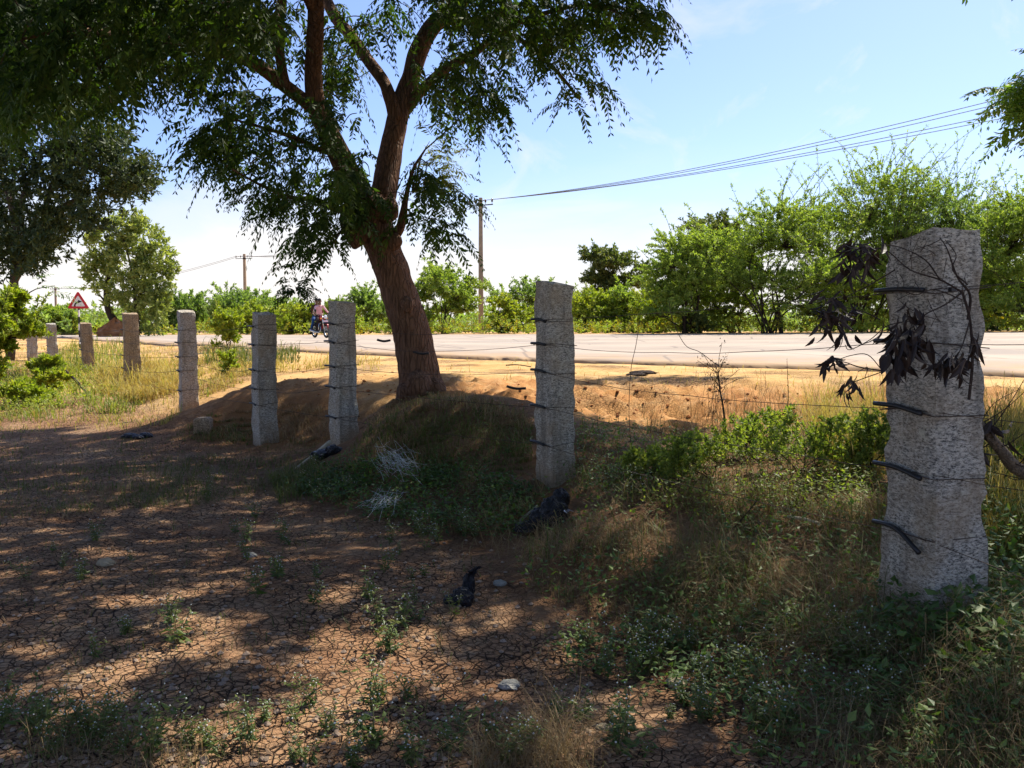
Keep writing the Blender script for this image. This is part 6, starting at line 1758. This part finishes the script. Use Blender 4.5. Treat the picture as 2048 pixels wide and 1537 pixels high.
b1 = crumpled('plastic_bag', 'large crumpled black plastic bag lying on the slope below the second post', 'plastic bag', [(1105, 1050, .10, .10, .13, .07), (1085, 1055, .10, .09, .09, .05), (1050, 1068, .085, .08, .06, .03), (1120, 1035, .06, .06, .08, .13)], 3, plastic)
b2 = crumpled('plastic_bag', 'small torn black plastic bag with a raised pointed flap on the cracked ground', 'plastic bag', [(925, 1205, .06, .05, .055, .03), (905, 1205, .05, .04, .03, .015), (937, 1195, .035, .03, .07, .06)], 8, plastic)
fl_ = px(np.array([918, 948, 944, 934, 950, 965, 940, 930]), np.array([1185, 1190, 1165, 1160, 1142, 1133, 1140, 1160]), np.full(8, spot(930, 1200)[1]))
cc = spot(930, 1195)
mb = MB(); g_ = np.linspace(0, 1, 9)
L0 = px(912, 1195, cc[1]); R0 = px(948, 1195, cc[1]); L1 = px(936, 1146, cc[1] - .03); R1 = px(950, 1148, cc[1] + .02); L2 = px(945, 1138, cc[1] - .02); R2 = px(966, 1132, cc[1] + .02)
lf = smooth_line(np.array([L0, px(932, 1165, cc[1] - .02), L1, L2]), 5); rf = smooth_line(np.array([R0, px(948, 1170, cc[1] + .02), R1, R2]), 5)
rows = [lf * (1 - t) + rf * t + np.array([0, -.015, 0]) * math.sin(t * 9) + .004 * rng.normal(size=lf.shape) for t in np.linspace(0, 1, 7)]
V = np.stack(rows, 1); V = np.concatenate([V, V + [0, .004, 0]]); nr, nc = len(lf), 7
i, j = np.meshgrid(np.arange(nc - 1), np.arange(nr - 1)); q = (j * nc + i).ravel(); Q = np.stack([q, q + 1, q + nc + 1, q + nc], -1)
flap = mesh_obj('flap', V.reshape(-1, 3), np.concatenate([Q, Q[:, ::-1] + nr * nc]), plastic, b2, True, local=np.array(b2.location))
wh = MB(); c_ = px(1128, 1025, spot(1105, 1050)[1] - .06)
V, Q = big_leaves(c_ + rng.normal(size=(5, 3)) * .012, unit(rand_dirs(5, rng) + [.6, 0, 0]), side_of(rand_dirs(5, rng), rng), .05, .03); mesh_obj('torn_corner', V, Q, plain('pale_plastic', (.5, .5, .55), .35, .5), b1, local=np.array(b1.location))
stick_m = plain('bleached_wood', (.42, .36, .27), .8, .2, 0, .25, 16)


def stick(name, label, pix, r0, r1, mat, cat='stick', group=None):
    P = []
    for (x, y, dz) in pix: P.append(spot(x, y) + [0, 0, dz])
    mb = MB(); ln = smooth_line(np.array(P), 6); mb.tube(ln, np.linspace(r0, r1, len(ln)), 8, True, bump=.2, seed=int(pix[0][0]))
    return tag(mb.build(name, mat, None, True), label, cat, group)


stick('fallen_stick', 'bleached bare stick leaning on a black rag at the foot of the third post', [(592, 942, .02), (625, 925, .06), (662, 906, .11)], .012, .024, stick_m)
crumpled('black_rag', 'scrap of black plastic beside the bleached stick', 'rag', [(650, 915, .14, .10, .05, .03), (668, 908, .08, .07, .05, .04)], 15, plastic)
stick('fallen_stick', 'pale broken stick showing under the bund shrubs', [(1575, 1048, .03), (1605, 1050, .04), (1640, 1055, .03)], .010, .007, stick_m)
stick('fallen_stick', 'thin grey twig slanting on the straw below the bund shrubs', [(1452, 1082, .02), (1480, 1060, .06), (1515, 1040, .12)], .005, .003, dead_twig)
stick('fallen_stick', 'straight pale stick poking out behind the large black bag', [(1040, 1048, .03), (1075, 1030, .07)], .010, .008, stick_m)
stick('fallen_stick', 'dark dry twig lying on the sand left of the second post', [(1012, 735, .03), (1035, 736, .05), (1062, 738, .03)], .012, .008, dead_twig)
w_ = MB(); w_.tube(smooth_line(px([128, 150, 172, 186], [738, 760, 785, 806], [17.5, 16.8, 16, 15.4]), 5), np.linspace(.02, .035, 16), 6, True, bump=.2)
tag(w_.build('leaning_pole', dead_twig, None, True), 'thin dark pole leaning over the sunlit grass at left', 'pole')
crumpled('cable_scrap', 'tangle of black and white plastic scrap on the shade edge at left', 'plastic scrap', [(262, 877, .11, .07, .04, .02), (292, 876, .09, .06, .04, .02), (277, 879, .07, .05, .03, .02)], 21, plastic)
crumpled('brush_heap', 'flat dark heap of brushwood on the sandy verge', 'brush heap', [(1285, 750, .22, .16, .04, .02), (1272, 751, .16, .12, .03, .01)], 25, dead_twig)
# white fibre net caught in the creeper
nt_ = MB(); thread = plain('white_thread', (.55, .57, .55), .7, .3, 0, .1)
for (cx0, cy0, sx_, sy_, n) in [(790, 950, 38, 24, 110), (765, 1035, 34, 14, 55)]:
    for k in range(n):
        x, y = cx0 + rng.normal() * sx_ * .5, cy0 + rng.normal() * sy_ * .6; a = rng.normal() * .5 + (.5 if cy0 < 1000 else -.4); L = rng.uniform(14, 50)
        p = [spot(x + s * math.cos(a) * L, y + s * math.sin(a) * L + rng.normal() * 3) + [0, 0, .09 + .05 * rng.random()] for s in (-.5, 0, .5)]
        nt_.tube(smooth_line(np.array(p), 3), .0008, 3, False)
tag(nt_.build('fibre_net', thread), 'frayed white fibre net tangled in the green creeper', 'net')
stone_m = plain('grey_stone', (.26, .25, .22), .85, .3, 0, .35, 14); tan_m = plain('tan_stone', (.36, .29, .19), .9, .2, 0, .25, 12)
for k, (x, y, r, mat, lab) in enumerate([(1000, 1170, .032, stone_m, 'grey flat stone right of the small black bag'), (1018, 1378, .034, stone_m, 'grey stone half sunk in the cracked ground near the bottom centre'), (1352, 1372, .035, tan_m, 'tan stone among the white-headed weeds'), (212, 1132, .045, tan_m, 'pale flat stone at the left of the cracked ground'), (500, 1113, .032, stone_m, 'small grey stone below the bushy weed'), (1205, 1455, .02, tan_m, 'little tan pebble on the cracked plates at the bottom')]):
    crumpled('stone', lab, 'stone', [(x, y, r * 1.25, r, r * .55, r * .3)], 40 + k * 3, mat)
# buried stump of an older post in the red heap
sp_ = spot(407, 862); mb = MB(); V = []
ring = np.array([[-1, -.8], [-.8, -1], [.8, -1], [1, -.8], [1, .8], [.8, 1], [-.8, 1], [-1, .8]]) * .10
for t, r in ((-.15, 1.05), (.1, 1), (.16, .95), (.19, .8)): V.append(np.column_stack([ring * r + rng.normal(size=(8, 2)) * .006, np.full(8, t) + rng.normal(size=8) * .008]))
V = np.concatenate(V + [[[0, 0, .20]]]); j = np.arange(8)
mb.add(V, np.concatenate([np.stack([k * 8 + j, k * 8 + (j + 1) % 8, k * 8 + 8 + (j + 1) % 8, k * 8 + 8 + j], -1) for k in range(3)]), np.stack([24 + j, 24 + (j + 1) % 8, j * 0 + 32], -1))
o = mb.build('stone_stub', granite_brown); o.location = [float(v) for v in sp_]; tag(o, 'short stub of an older stone post half buried in the shaded red heap', 'stone stub')
